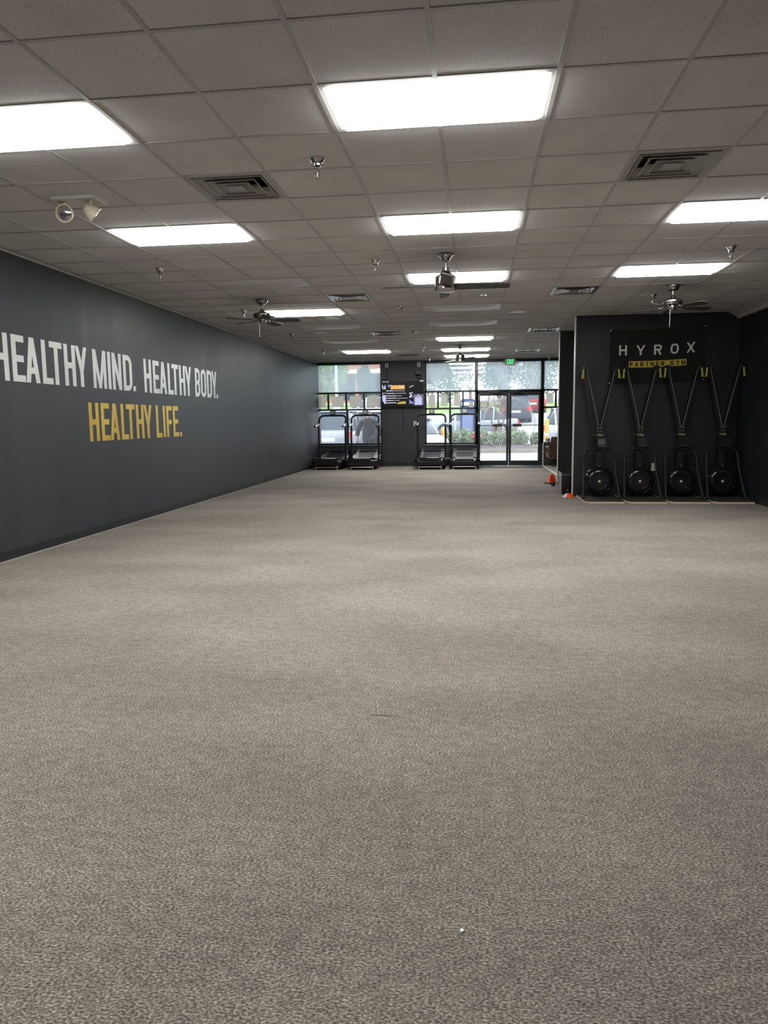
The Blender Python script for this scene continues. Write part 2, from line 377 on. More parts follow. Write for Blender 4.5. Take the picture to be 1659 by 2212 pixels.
def letters(spec, H, t, h, fn, m, parent, d0=0, d1=.002, name='letter'):
    """spec: (char, start, width); fn(u, v, depth) places a point; H letter height; t, h stroke widths in metres"""
    for ch, u0, wd in spec:
        b = MB()
        for k, poly in enumerate(glyph(ch, wd/H, t/H, h/H)): b.prism(poly, lambda u, v, d: fn(u0+u*H, v*H, d), d0, d1+k*1e-4)
        b.build(name, m, parent)
def btext(s, size, m, parent, loc, R, name='lettering', ext=.0006):
    cu = bpy.data.curves.new(name, 'FONT'); cu.body = s; cu.size = size; cu.extrude = ext; cu.align_x = 'CENTER'; cu.resolution_u = 3
    o = bpy.data.objects.new(name, cu); COL.objects.link(o); bpy.context.view_layer.update()
    me = bpy.data.meshes.new_from_object(o.evaluated_get(bpy.context.evaluated_depsgraph_get()))
    bpy.data.objects.remove(o); me.materials.clear(); me.materials.append(m)
    q = bpy.data.objects.new(name, me); COL.objects.link(q); q.parent = parent; q.matrix_local = Matrix.Translation(loc) @ R.to_4x4(); return q
R_FRONT = Matrix(((1, 0, 0), (0, 0, -1), (0, 1, 0)))    # text plane facing -Y (towards the room)

# ------------------------------------------------------------------ the room
XL, XR, YF, YB, CH = -4.541, 4.32, 21.278, -4.5, 3.0253
T_ = .6096; GX, GY = -.8098, 3.8792
YA = 12.80     # face of the alcove wall
def S(mb, name, m, **k):
    o = mb.build(name, m, **k); o['kind'] = 'structure'; return o
S(MB().box(-4.8, YB-.2, -.1, 4.7, YF+.02, 0), 'floor', M['carpet'])
S(MB().box(-4.75, YB, 0, XL, YF+.3, 3.4), 'wall_left', M['wall'])
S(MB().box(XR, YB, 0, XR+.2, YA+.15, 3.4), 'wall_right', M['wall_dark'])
S(MB().box(-4.75, YB-.2, 0, 4.6, YB, 3.4), 'wall_back', M['wall'])
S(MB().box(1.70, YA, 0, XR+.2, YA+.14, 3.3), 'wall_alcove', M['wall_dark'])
S(MB().box(1.672, 14.85, 0, 4.6, 14.97, 3.3), 'wall_nook', M['wall'])
S(MB().box(4.45, 12.9, 0, 4.65, YF+.3, 3.4), 'wall_side', M['wall'])
fwm = MB()
S(MB().box(-2.655, YF-.03, 0, -1.405, YF+.25, 3.3), 'wall_pillar', M['wall'])
S(MB().box(2.95, YF-.03, 0, 4.6, YF+.25, 3.3), 'wall_corner', M['wall'])
fwm.box(XL-.1, YF-.01, 0, -2.655, YF+.25, .625).box(-1.405, YF-.01, 0, .10, YF+.25, .625)
fwm.box(1.972, YF-.12, 0, 2.95, YF+.25, .655).box(XL-.1, YF+.01, 2.995, 2.95, YF+.25, 3.3)
S(fwm, 'wall_front', M['wall'])
S(MB().box(1.690, YA-.004, 0, 1.70, YA+.142, 3.024), 'trim_1', M['lit_edge_trim'])  # alcove wall end, painted white for the window light it catches
S(MB().box(1.664, 14.848, 0, 1.672, 14.972, 3.024), 'trim_2', M['lit_edge_trim'])  # nook wall edge, window light put into its pale colour
S(MB().box(1.955, YF-.13, 0, 1.972, YF+.02, .66), 'trim_3', M['lit_edge_trim'])
S(MB().box(1.948, 14.97, 0, 1.985, YF-.12, .012), 'trim_4', M['lit_edge_trim'])
S(MB().box(1.985, 14.97, 0, 4.45, YF, .006), 'floor_nook', M['stone'])
S(MB().box(XL, YB, 0, XL+.008, YF-.01, .095), 'baseboard_left', M['base'])
S(MB().box(XL+.008, YB, 0, XL+.016, YF-.01, .012), 'trim_5', M['caulk'])
S(MB().box(XR-.008, YB, 0, XR, YA, .10), 'baseboard_right', M['base'])
S(MB().box(1.70, YA-.008, 0, XR-.008, YA, .10).box(1.68, 14.842, 0, 1.9, 14.85, .10), 'baseboard_alcove', M['base'])
S(MB().box(XL+.02, YF-.02, 0, -2.655, YF-.01, .1).box(-2.66, YF-.04, 0, -1.40, YF-.03, .1).box(-1.405, YF-.02, 0, .1, YF-.01, .1).box(1.98, YF-.13, .006, 2.95, YF-.12, .1), 'baseboard_front', M['base'])
S(MB().box(XL, YB, 3.004, XL+.003, YF-.01, 3.034).box(XL, YB, 3.0235, XL+.024, YF-.01, 3.0255), 'trim_6', M['tee'])
# crown along the right wall
S(MB().prism([(4.13, 3.03), (4.13, 3.012), (4.20, 2.985), (4.25, 2.955), (4.262, 2.925), (XR, 2.925), (XR, 3.03)], lambda u, v, d: (u, d, v), YB, YA), 'trim_7', M['tee'])
# threshold slit and lint on the carpet
S(MB().prism([(-.474, 3.146), (-.40, 3.139), (-.318, 3.141), (-.40, 3.1445)], lambda u, v, d: (u, v, d), .0, .0012), 'trim_8', M['void'])
lint = MB().prism([(-.031, 1.764), (-.024, 1.760), (-.019, 1.768), (-.024, 1.774), (-.029, 1.771)], lambda u, v, d: (u, v, d), 0, .004).build('lint_speck', M['etch'])
tag(lint, 'tiny white lint speck lying alone on the near carpet', 'lint')

# ceiling: tiles, grid, fixtures
LIT = [(0, 0), (0, 4), (0, 8), (0, 19), (0, 23), (0, 26), (-4, 0), (-4, 4), (-4, 12), (-4, 23), (4, 4), (4, 8)]
LIT_ADDED = [(-2, -6)]     # unseen panel added behind the camera to brighten the near carpet
UNL = [(0, 12), (0, 15), (-4, 8), (-4, 15), (-4, 19)]
VENT = [(-2, 2), (3, 2), (-2, 10), (3, 10), (-2, 17), (3, 17), (3, 24), (-2, 25)]
taken = set()
for (i, j) in LIT+LIT_ADDED+UNL: taken |= {(i, j), (i+1, j)}
for v in VENT: taken.add(v)
gx = lambda i: GX+i*T_
gy = lambda j: GY+j*T_
tm = MB(); i0, i1, j0, j1 = -7, 10, -14, 30
for i in range(i0, i1):
    for j in range(j0, j1):
        if (i, j) in taken: continue
        x0, x1, y0, y1 = max(gx(i), XL), min(gx(i+1), 4.45), max(gy(j), YB), min(gy(j+1), YF+.03)
        if x1-x0 < .005 or y1-y0 < .005: continue
        dz = random.uniform(0, .0025)
        tm.box(x0, y0, 3.0305+dz, x1, y1, 3.047)
ceil = S(tm, 'ceiling', M['tile'])
S(MB().box(-4.75, YB-.2, 3.3, 4.65, YF+.3, 3.4), 'ceiling_slab', M['void'])
gm = MB(); cut = set(LIT+LIT_ADDED+UNL)
for i in range(i0+1, i1):
    x = gx(i)
    if XL < x < 4.44:
        for j in range(j0, j1):
            if (i-1, j) in cut: continue
            ya, yb = max(gy(j), YB), min(gy(j+1), YF+.01)
            if yb > ya: gm.box(x-.012, ya, CH, x+.012, yb, 3.036)
for j in range(j0, j1):
    y = gy(j)
    if not (YB < y < YF-.02): continue
    for i in range(i0, i1):
        x0, x1 = max(gx(i)+.012, XL), min(gx(i+1)-.012, 4.44)
        if x1 > x0: gm.box(x0, y-.012, CH+.0012, x1, y+.012, 3.036)
grid = gm.build('grid', M['tee'], ceil)

def troffer(i, j, lit, label):
    x0, x1, y0, y1 = gx(i), gx(i+2), gy(j), gy(j+1)
    t = thing('ceiling_light', label, 'ceiling light', ((x0+x1)/2, (y0+y1)/2, CH), 0, 'recessed ceiling light panels')
    a, b = (x1-x0)/2, (y1-y0)/2
    fr = MB(); k, w2 = .012, .034
    for (p, q, r, s2) in ((-a+k, -b+k, a-k, -b+w2), (-a+k, b-w2, a-k, b-k), (-a+k, -b+w2, -a+w2, b-w2), (a-w2, -b+w2, a-k, b-w2)): fr.box(p, q, .0025, r, s2, .03)
    fr.build('frame', M['white'], t)
    MB().box(-a+.01, -b+.01, .03, a-.01, b-.01, .12).build('housing', M['white'], t)
    drop = .028 if lit else .030
    A, B = a-w2, b-w2
    def fn(u, v):
        s1 = min(1, math.sin(PI*u)*(9 if lit else 2.2)); s2 = min(1, math.sin(PI*v)*(6 if lit else 1.5))
        return (-A+2*A*u, -B+2*B*v, .006-drop*s1*s2)
    MB().grid(fn, 28, 16).build('diffuser', M['lamp'] if lit else M['lens'], t, smooth=True)
lab_lit = ['large lit panel nearest the camera in the middle row', 'lit panel second from the camera in the middle row', 'lit panel behind the silver three-blade fan body',
           'lit panel above the far ceiling fan, first of the three close together', 'lit panel behind the stem of the far ceiling fan', 'lit panel right above the front windows behind the far fan motor',
           'large lit panel cut off by the photo edge above the charcoal wall', 'lit panel beside the twin-head emergency light', 'lit panel behind the five-blade fan near the charcoal wall', 'lit panel nearest the corner window in the charcoal wall row',
           'lit panel cut off by the photo edge above the ski machines side', 'lit panel in front of the fan above the ski machines']
for (i, j), l in zip(LIT, lab_lit): troffer(i, j, True, l)
lab_un = ['unlit panel just beyond the silver three-blade fan', 'unlit panel between the fan and the far lit panels, second unlit of the middle row', 'unlit panel between two lit ones in the charcoal wall row, nearest unlit', 'unlit panel beyond the round speaker, second unlit of the charcoal wall row', 'unlit panel next to the last lit panel of the charcoal wall row']
troffer(-2, -6, True, 'added unseen lit panel overhead behind the camera')  # added lamp out of view, lifts the floor near the camera
for (i, j), l in zip(UNL, lab_un): troffer(i, j, False, l)

def vent(i, j, label, m):
    c = (gx(i)+T_/2, gy(j)+T_/2, CH)
    t = thing('air_vent', label, 'air vent', c, 0, 'square louvred ceiling vents'); h = T_/2
    MB().box(-h+.012, -h+.012, .10, h-.012, h-.012, .11).build('duct', M['void'], t)
    f = MB()
    for (p, q, r, s2) in ((-h+.012, -h+.012, h-.012, -h+.05), (-h+.012, h-.05, h-.012, h-.012), (-h+.012, -h+.05, -h+.05, h-.05), (h-.05, -h+.05, h-.012, h-.05)): f.box(p, q, .002, r, s2, .012)
    f.build('frame', m, t)
    for k, (o, q) in enumerate(((.252, .185), (.188, .122), (.126, .070))):
        b = MB()
        zo, zi = -.004, .060
        P = [(o, o), (-o, o), (-o, -o), (o, -o)]; Q = [(q, q), (-q, q), (-q, -q), (q, -q)]
        # each louvre flares outwards and down; a thin lip at its lower edge
        for e in range(4):
            a1, a2, b1, b2 = P[e], P[(e+1) % 4], Q[e], Q[(e+1) % 4]
            v = [b.v((*a1, zo)), b.v((*a2, zo)), b.v((*b2, zi)), b.v((*b1, zi))]; b.f(v)
            s_ = (o-.008)/o
            v2 = [b.v((a1[0], a1[1], zo)), b.v((a2[0], a2[1], zo)), b.v((a2[0]*s_, a2[1]*s_, zo-.001)), b.v((a1[0]*s_, a1[1]*s_, zo-.001))]; b.f(v2)
        b.build('louver', m, t)
    MB().box(-.062, -.062, -.004, .062, .062, .004).build('center_plate', m, t)
for (i, j), l, g in zip(VENT, ['dull grey square vent nearest the charcoal wall side, beside the emergency light row', 'dull grey square vent above the ski machine side, nearest the camera', 'bright square vent next to the five-blade fan light', 'bright square vent in front of the two lit panels over the ski machine side',
        'square vent beyond the first, on the charcoal wall side near the second unlit panel', 'square vent just in front of the dark nook wall', 'square vent above the exit sign side close to the front windows', 'dark square vent above the television pillar'], (1, 1, 0, 0, 0, 0, 0, 1)):
    vent(i, j, l, M['ventg'] if g else M['silver'])

def sprinkler(x, y, label):
    t = thing('sprinkler', label, 'sprinkler', (x, y, CH), 0, 'chrome ceiling sprinklers')
    MB().lathe([(0, .006), (.048, .006), (.049, 0), (.034, -.022), (.030, -.030), (.0305, -.034), (.024, -.052), (.014, -.058), (0, -.058)], n=20).build('escutcheon', M['chrome'], t, smooth=True)
    b = MB().cyl((0, 0, -.056), (0, 0, -.075), .009, n=10)
    for s_ in (-1, 1): b.tube([(s_*.012, 0, -.062), (s_*.016, 0, -.085), (s_*.012, 0, -.10), (0, 0, -.112)], .0028, 6)
    b.build('frame_arm', M['chrome'], t, smooth=True)
    MB().cyl((0, 0, -.075), (0, 0, -.108), .0032, n=8).build('bulb', M['silver'], t)
    MB().lathe([(0, -.112), (.016, -.113), (.016, -.116), (0, -.1165)], n=14).build('deflector', M['nickel'], t)
for x, y, l in [(-1.022, 4.913, 'sprinkler between the grey vent and the nearest middle light'), (-3.447, 7.956, 'sprinkler beside the first unlit panel near the charcoal wall'), (-1.046, 7.951, 'sprinkler in front of the silver three-blade fan'),
        (-1.095, 11.119, 'sprinkler just past the bright vent in the middle of the ceiling'), (-3.474, 11.017, 'sprinkler next to the five-blade fan near the charcoal wall'), (-3.516, 14.163, 'sprinkler below the round speaker near the charcoal wall'),
        (-1.138, 14.229, 'sprinkler beside the second unlit middle panel'), (-1.171, 17.176, 'sprinkler beside the far lit middle panels'), (-3.56, 17.389, 'sprinkler close to the corner window, second from the glass'), (-3.007, 19.914, 'sprinkler right above the corner window'),
        (-1.195, 20.082, 'sprinkler right above the television pillar edge'), (2.472, 10.814, 'sprinkler behind the fan above the ski machines'), (2.563, 7.96, 'sprinkler at the end of the lit panel over the ski machine side'), (2.04, 20.7, 'sprinkler right above the window beside the doors')]:
    sprinkler(x, y, l)
def speaker(x, y, r, label):
    t = thing('ceiling_speaker', label, 'speaker', (x, y, CH+.008), 0, 'round flush ceiling speakers')
    MB().lathe([(0, -.006), (r*.86, -.008), (r*.9, -.012), (r, -.010), (r+.003, 0), (0, 0)], n=28).build('rim', M['white'], t, smooth=True)
    MB().lathe([(0, -.0095), (r*.84, -.0095), (r*.85, -.0065)], n=28).build('grille', M['white'], t, smooth=True)
speaker(-2.339, 12.286, .13, 'round white speaker right behind the lit panel by the five-blade fan'); speaker(-2.968, 14.13, .15, 'round white speaker beside the sprinkler near the charcoal wall')
speaker(.693, 12.097, .13, 'round white speaker past the bright vent over the middle aisle'); speaker(1.25, 14.4, .15, 'round white speaker touching the vent by the dark nook wall')
speaker(2.36, 10.9, .07, 'small round disc on the ceiling behind the ski machine fan'); speaker(2.02, 11.6, .07, 'small round disc on the ceiling near the alcove wall top')
t = thing('ceiling_sensor', 'small rectangular sensor with bright bits behind the silver fan', 'sensor', (.10, 10.35, CH+.008))
MB().box(-.10, -.10, -.012, .10, .10, .0).build('housing', M['ventg'], t, bevel=.003)
for k in range(3): MB().box(-.075+k*.055, -.06, -.017, -.04+k*.055, .05, -.012).build('emitter', M['chrome'], t)
# twin-head emergency light
t = thing('emergency_light', 'cream twin-head emergency light hanging below the ceiling near the charcoal wall', 'emergency light', (-3.0, 5.49, CH))
MB().box(-.17, -.11, -.016, .17, .11, .008).build('housing', M['white'], t, bevel=.008)
for sx, ang, tilt in ((-1, .12, -.15), (1, 1.0, -.55)):
    cx = sx*.105
    kn = MB().tube([(cx, -.02, -.014), (cx, -.02, -.045), (cx+.004, -.02, -.066)], .011, 8).build('swivel', M['cream'], t, smooth=True)
    d = Vector((math.sin(ang)*math.cos(tilt), -math.cos(ang)*math.cos(tilt), math.sin(tilt))); R = d.to_track_quat('Z', 'Y').to_matrix(); c = Vector((cx+.004, -.02, -.098))
    if sx > 0: d = Vector((.62, .45, -.62)).normalized(); R = d.to_track_quat('Z', 'Y').to_matrix()
    hd = MB().lathe([(0, -.062), (.022, -.06), (.038, -.044), (.056, -.006), (.065, .022), (.068, .032), (.058, .034), (.055, .025)], c, R, 24).build('lamp_head', M['cream'], t, smooth=True)
    MB().lathe([(.0565, .022), (.044, .030), (.019, .035), (0, .036)], c, R, 24).build('lens', M['reflector'], hd, smooth=True)
# ------------------------------------------------------------------ ceiling fans
def flat_blade(L0, L1, w0, w1, th, pitchA, droop, rounded):
    """blade along +x with pitch"""
    b = MB(); pts = []
    n = 10
    for k in range(n+1):
        f_ = k/n; x = L0+(L1-L0)*f_; wd = w0+(w1-w0)*f_
        if rounded: wd *= min(1, math.sqrt(max(0, 1-((f_-.82)/.18)**2)) if f_ > .82 else 1); wd = max(wd, .012); wd *= min(1, .55+f_*2.2)
        pts.append((x, wd))
    cp, sp = math.cos(pitchA), math.sin(pitchA)
    top = [(x, w_/2) for x, w_ in pts]+[(x, -w_/2) for x, w_ in reversed(pts)]
    b.prism(top, lambda u, v, d: (u, v*cp-d*sp, droop*(u-L0)+v*sp+d*cp), -th/2, th/2); return b
def drum_fan(loc, a0, label):
    t = thing('ceiling_fan', label, 'ceiling fan', loc, 0, 'ceiling fans')
    MB().lathe([(0, 0), (.082, 0), (.083, -.006), (.066, -.014), (.050, -.035), (.044, -.066), (.030, -.074), (0, -.074)], n=28).build('canopy', M['nickel'], t, smooth=True)
    MB().cyl((0, 0, -.07), (0, 0, -.15), .0125).build('downrod', M['nickel'], t, smooth=True)
    MB().lathe([(0, -.128), (.034, -.128), (.035, -.162), (.045, -.166), (.050, -.18), (.07, -.2), (.108, -.222), (.109, -.30), (.1085, -.304), (.111, -.308), (.112, -.336), (0, -.336)], n=36).build('motor_housing', M['nickel'], t, smooth=True)
    MB().lathe([(.116, -.336), (.118, -.352), (.105, -.366), (0, -.378)], n=36).build('bottom_cap', M['nickel'], t, smooth=True)
    for k in range(4):
        o = flat_blade(.09, .66, .135, .105, .006, math.radians(-16), 0, False).build('blade', M['blade'], t); o.location = (0, 0, -.322); o.rotation_euler = (0, 0, a0+k*PI/2)
    return t
drum_fan((-.295, 7.82, CH), .06, 'silver drum-shaped fan with flat grey blades, nearest in the middle')
drum_fan((-.32, 17.2, CH), .55, 'silver drum-shaped fan far off in front of the front windows')
def hugger_fan(loc, a0, chain, label):
    t = thing('ceiling_fan', label, 'ceiling fan', loc, 0, 'ceiling fans')
    MB().lathe([(0, 0), (.087, 0), (.088, -.008), (.080, -.03), (.062, -.058), (.03, -.07), (0, -.07)], n=28).build('canopy', M['nickel'], t, smooth=True)
    MB().cyl((0, 0, -.068), (0, 0, -.13), .0125).build('downrod', M['nickel'], t, smooth=True)
    MB().lathe([(0, -.12), (.017, -.12), (.022, -.135), (.05, -.17), (.105, -.182), (.122, -.196), (.124, -.225), (.112, -.245), (.05, -.254), (0, -.254)], n=36).build('motor_housing', M['nickel'], t, smooth=True)
    MB().lathe([(0, -.25), (.046, -.25), (.048, -.3), (.04, -.316), (0, -.318)], n=24).build('switch_cup', M['nickel'], t, smooth=True)
    for k in range(5):
        a = a0+k*2*PI/5; R = Matrix.Rotation(a, 3, 'Z')
        br = MB().tube([R @ Vector(p) for p in ((.07, 0, -.252), (.13, .03, -.274), (.19, .025, -.278))], .007, 6).tube([R @ Vector(p) for p in ((.07, 0, -.252), (.13, -.03, -.274), (.19, -.025, -.278))], .007, 6)
        b = br.build('blade_bracket', M['nickel'], t, smooth=True)
        o = flat_blade(.165, .545, .105, .135, .006, math.radians(-13), -.01, True).build('blade', M['blade'], b); o.location = (0, 0, -.282); o.rotation_euler = (0, 0, a)
    MB().tube([(-.035, -.03, -.31), (-.036, -.03, -.31-chain)], .0026, 6).build('pull_chain', M['silver'], t)
    MB().lathe([(0, 0), (.006, -.004), (.008, -.022), (0, -.028)], (-.036, -.03, -.31-chain), n=10).build('pull_knob', M['blk'], t, smooth=True)
hugger_fan((-2.957, 10.2, CH), .10, .2, 'five-blade fan with dark blades near the charcoal wall')
hugger_fan((2.555, 10.1, CH), .28, .21, 'five-blade fan with a long pull chain above the ski machines')

# ------------------------------------------------------------------ wall lettering
fnw = lambda z0: (lambda u, v, d: (XL+d+.0005, u, z0+v))
def wall_text(name, label, spec, z0, H, m):
    t = thing(name, label, 'wall lettering', (0, 0, 0), 0, 'painted slogans on the charcoal wall')
    letters(spec, H, .074, .066, fnw(z0), m, t)
HY = [('H', 0, .232), ('E', .288, .208), ('A', .505, .243), ('L', .797, .195), ('T', .945, .245), ('H', 1.226, .232), ('Y', 1.462, .255)]
wall_text('slogan', 'silver words HEALTHY MIND on the charcoal wall', [(c, 6.546+u, w_) for c, u, w_ in HY]+[('M', 8.39, .32), ('I', 8.752, .07), ('N', 8.864, .242), ('D', 9.152, .25), ('.', 9.425, .08)], 1.76, .461, M['silvertx'])
wall_text('slogan', 'silver words HEALTHY BODY on the charcoal wall', [(c, 9.765+u, w_) for c, u, w_ in HY]+[('B', 11.63, .225), ('O', 11.893, .243), ('D', 12.176, .24), ('Y', 12.412, .25), ('.', 12.632, .08)], 1.757, .461, M['silvertx'])
wall_text('slogan', 'gold words HEALTHY LIFE under the silver slogan', [(c, 8.23+u, w_) for c, u, w_ in HY]+[('L', 10.083, .198), ('I', 10.325, .074), ('F', 10.445, .2), ('E', 10.682, .208), ('.', 10.93, .078)], 1.122, .461, M['gold'])

# ------------------------------------------------------------------ shopfront windows
ZB, ZS0, ZS1, ZT0, ZT1 = .655, 1.628, 1.678, 2.115, 2.165
def window(n, x0, x1, seps, mull, y=YF+.05, bottom=True, zt0=ZT0):
    s_ = struct(n); b = MB(); d0, d1 = y-.05, y+.05
    def hb(z0, z1, k=0): b.box(x0, d0-k, z0, x1, d1, z1)
    hb(2.948, 2.998); b.box(x0, d0-.01, 2.968, x1, d0+.01, 2.984)
    b.box(x0, d0, ZB-.03, x0+.045, d1, 3.0); b.box(x1-.045, d0, ZB-.03, x1, d1, 3.0)
    hb(zt0, ZT1)
    if bottom:
        hb(ZS0, ZS1); hb(ZB-.035, ZB+.02)
        for x in seps: b.box(x-.024, d0, ZS1, x+.024, d1, ZT0)
        for x in mull: b.box(x-.028, d0, ZB, x+.028, d1, ZS0)
    b.build('frame', M['alu'], s_)
    if bottom: MB().box(x0, d0-.055, ZB-.052, x1, d0+.01, ZB-.034).build('sill', M['silver'], s_)
    def pane(a, c, z0, z1, m): MB().box(a, y-.003, z0, c, y+.003, z1).build('pane', m, s_)
    pane(x0+.045, x1-.045, ZT1, 2.948, M['film'])
    if bottom:
        e = [x0+.045]+list(seps)+[x1-.045]
        for a, c in zip(e, e[1:]): pane(a+(.024 if a in seps else 0), c-(.024 if c in seps else 0), ZS1, ZT0, M['glass'])
        e = [x0+.045]+list(mull)+[x1-.045]
        for a, c in zip(e, e[1:]): pane(a+(.028 if a in mull else 0), c-(.028 if c in mull else 0), ZB+.02, ZS0, M['glass'])
    return s_
window('window_1', -4.59, -2.655, [-4.25, -3.715, -3.18], [-3.69])
window('window_2', -1.405, .07, [-1.03, -.68, -.31], [-.68])
window('window_3', .07, 1.93, [], [], bottom=False, zt0=2.10)
window('window_4', 1.93, 2.95, [2.306], [])
# doors
fr = struct('door_frame')
MB().box(.07, YF, 0, .135, YF+.1, 2.10).box(1.87, YF, 0, 1.975, YF+.1, 2.10).box(.07, YF, 2.06, 1.975, YF+.1, 2.12).build('jamb', M['alu'], fr)
MB().box(.07, YF-.03, 0, 1.93, YF+.1, .014).build('threshold', M['silver'], fr)
CXD, CZD, RD = .995, 1.205, .745
def door(n, x0, x1, hinge_left):
    s_ = struct(n); y = YF+.05; a, c = (x0+.04, x1-.062) if hinge_left else (x0+.062, x1-.04)
    MB().box(x0, y-.022, .014, a, y+.022, 2.058).box(c, y-.022, .014, x1, y+.022, 2.058).box(a, y-.022, .014, c, y+.022, .145).box(a, y-.022, 2.0, c, y+.022, 2.058).build('leaf_frame', M['alu'], s_)
    MB().box(a, y-.004, .145, c, y+.004, 2.0).build('pane', M['glass'], s_)
    MB().tube([(x0+.03, y-.06, 1.155), (x1-.03, y-.06, 1.155)], .011, 8).box(x0+.03, y-.06, 1.145, x0+.05, y-.02, 1.165).box(x1-.05, y-.06, 1.145, x1-.03, y-.02, 1.165).build('push_bar', M['alu'], s_)
    px = .675 if hinge_left else 1.23
    MB().box(px-.125, y-.082, 1.115, px+.125, y-.066, 1.195).build('push_plate', M['brass'], s_, bevel=.004)
    MB().box(px-.25, YF-.05, 2.075, px+.05, YF, 2.115).tube([(px-.1, YF-.02, 2.07), (px-.02, YF-.03, 2.055), (px+.2, y-.03, 2.045)], .01, 6).build('closer', M['alu'], s_)
    xs = c+.031 if hinge_left else a-.031
    lk = MB()
    if hinge_left: lk.box(xs+.01, y-.034, 1.2, xs+.024, y-.022, 1.33).box(xs+.006, y-.034, 1.13, xs+.02, y-.022, 1.17).cyl((xs-.012, y-.022, 1.27), (xs-.012, y-.04, 1.27), .014)
    else: lk.box(xs-.016, y-.03, .2, xs-.008, y-.022, .30).cyl((xs, y-.022, .86), (xs, y-.028, .86), .007)
    lk.build('lock', M['silver'], s_)
    # etched round emblem, half on each leaf
    b = MB(); seg = []; n_ = 120
    for k in range(n_):
        q0, q1 = 2*PI*k/n_, 2*PI*(k+1)/n_
        xm = CXD+RD*math.cos((q0+q1)/2)
        if not (a < xm-.012 and xm+.012 < c): continue
        for (ra, rb) in ((RD-.008, RD+.008), (RD-.045, RD-.040)):
            P = [(CXD+r*math.cos(q), CZD+r*math.sin(q)) for q, r in ((q0, ra), (q1, ra), (q1, rb), (q0, rb))]
            if all(a < p[0] < c for p in P): b.prism(P, lambda u, v, d: (u, y-.0045-d, v), 0, .001)
    for k in range(15):
        q = math.radians(236+k*5.2) if hinge_left else math.radians(277+k*3.8); r0_, r1_ = (.25+.02*(k % 3), RD-.05)
        if not hinge_left: r0_ = .52
        A = (CXD+r0_*math.cos(q), CZD+.12+r0_*math.sin(q)); B = (CXD+r1_*math.cos(q), CZD+r1_*math.sin(q))
        if a < min(A[0], B[0])-.01 and max(A[0], B[0])+.01 < c:
            wv = .007 if hinge_left else .004
            b.prism([(A[0]-.002, A[1]), (A[0]+.002, A[1]), (B[0]+wv, B[1]), (B[0]-wv, B[1])], lambda u, v, d: (u, y-.0045-d, v), 0, .001)
    o = b.build('emblem', M['frost'], s_)
door('door_1', .137, .992, True); door('door_2', 1.0, 1.868, False)
# posters in the small panes, seen from behind
def notice(x0, x1, z0, z1, label, name='poster', y=YF+.044, m='paper'):
    o = MB().grid(lambda u, v: (x0+(x1-x0)*u, y-.004*math.sin(PI*u)*v, z0+(z1-z0)*v), 6, 6).build(name, M[m]); return tag(o, label, 'poster', 'posters taped to the shop windows')
notice(-4.53, -4.335, 1.735, 2.055, 'beige poster back in the small pane touching the charcoal wall')
notice(-4.155, -3.80, 1.735, 2.05, 'beige poster back in the small pane above the first treadmill console')
notice(-3.617, -3.27, 1.735, 2.055, 'beige poster back in the small pane before the last one by the television pillar')
notice(-3.085, -2.745, 1.735, 2.055, 'beige poster back in the small pane touching the television pillar')
notice(-1.305, -1.11, 1.73, 2.05, 'narrow beige poster back in the small pane just past the television')
notice(-.945, -.76, 1.73, 2.05, 'narrow beige poster back between two others in the middle window')
notice(-.575, -.385, 1.73, 2.06, 'narrow beige poster back beside the blue box in the middle window')
notice(2.035, 2.235, 1.76, 2.06, 'beige poster back in the small pane beside the door frame')
t = thing('poster', 'pale notice with an emblem in the small pane next to the door', 'poster', (-.075, YF+.0425, 1.765), 0, 'posters taped to the shop windows')
MB().grid(lambda u, v: (-.06+.12*u, 0, -.085+.165*v), 2, 2).build('sheet', M['paper'], t)
b = MB(); b.lathe([(.036, 0), (.042, 0)], (0, -.0025, .015), Matrix.Rotation(PI/2, 3, 'X'), 24).box(-.012, -.003, -.05, .012, -.002, -.03); b.build('emblem', M['ink'], t)
t = thing('poster', 'grey notice with two small squares on the door glass', 'poster', (.275, YF+.044, 1.72), 0, 'posters taped to the shop windows')
MB().grid(lambda u, v: (-.10+.2*u, 0, -.13+.265*v), 2, 2).build('sheet', M['paper'], t)
b = MB().box(-.07, -.0025, -.075, -.03, -.0015, -.035).box(.03, -.0025, -.075, .07, -.0015, -.035).box(-.08, -.0025, .07, .06, -.0015, .078); b.build('print', M['ink'], t)
# curled white decal under the exit sign
t = MB(); a_ = [(1.0+.055*math.cos(q)*(1-.12*q/6), YF+.044, 2.66+.055*math.sin(q)) for q in [k*.5 for k in range(14)]]
t.tube(a_, .007, 6).tube([(.97+.035*math.cos(q), YF+.044, 2.78+.035*math.sin(q)) for q in [1+k*.5 for k in range(9)]], .006, 6).tube([(1.035+.03*math.cos(q), YF+.044, 2.78+.03*math.sin(q)) for q in [2+k*.5 for k in range(9)]], .006, 6).tube([(1.0, YF+.044, 2.715), (1.03, YF+.044, 2.75)], .006, 6)
tag(t.build('window_decal', M['frost'], smooth=True), 'curled white decal on the glass under the exit sign', 'decal')

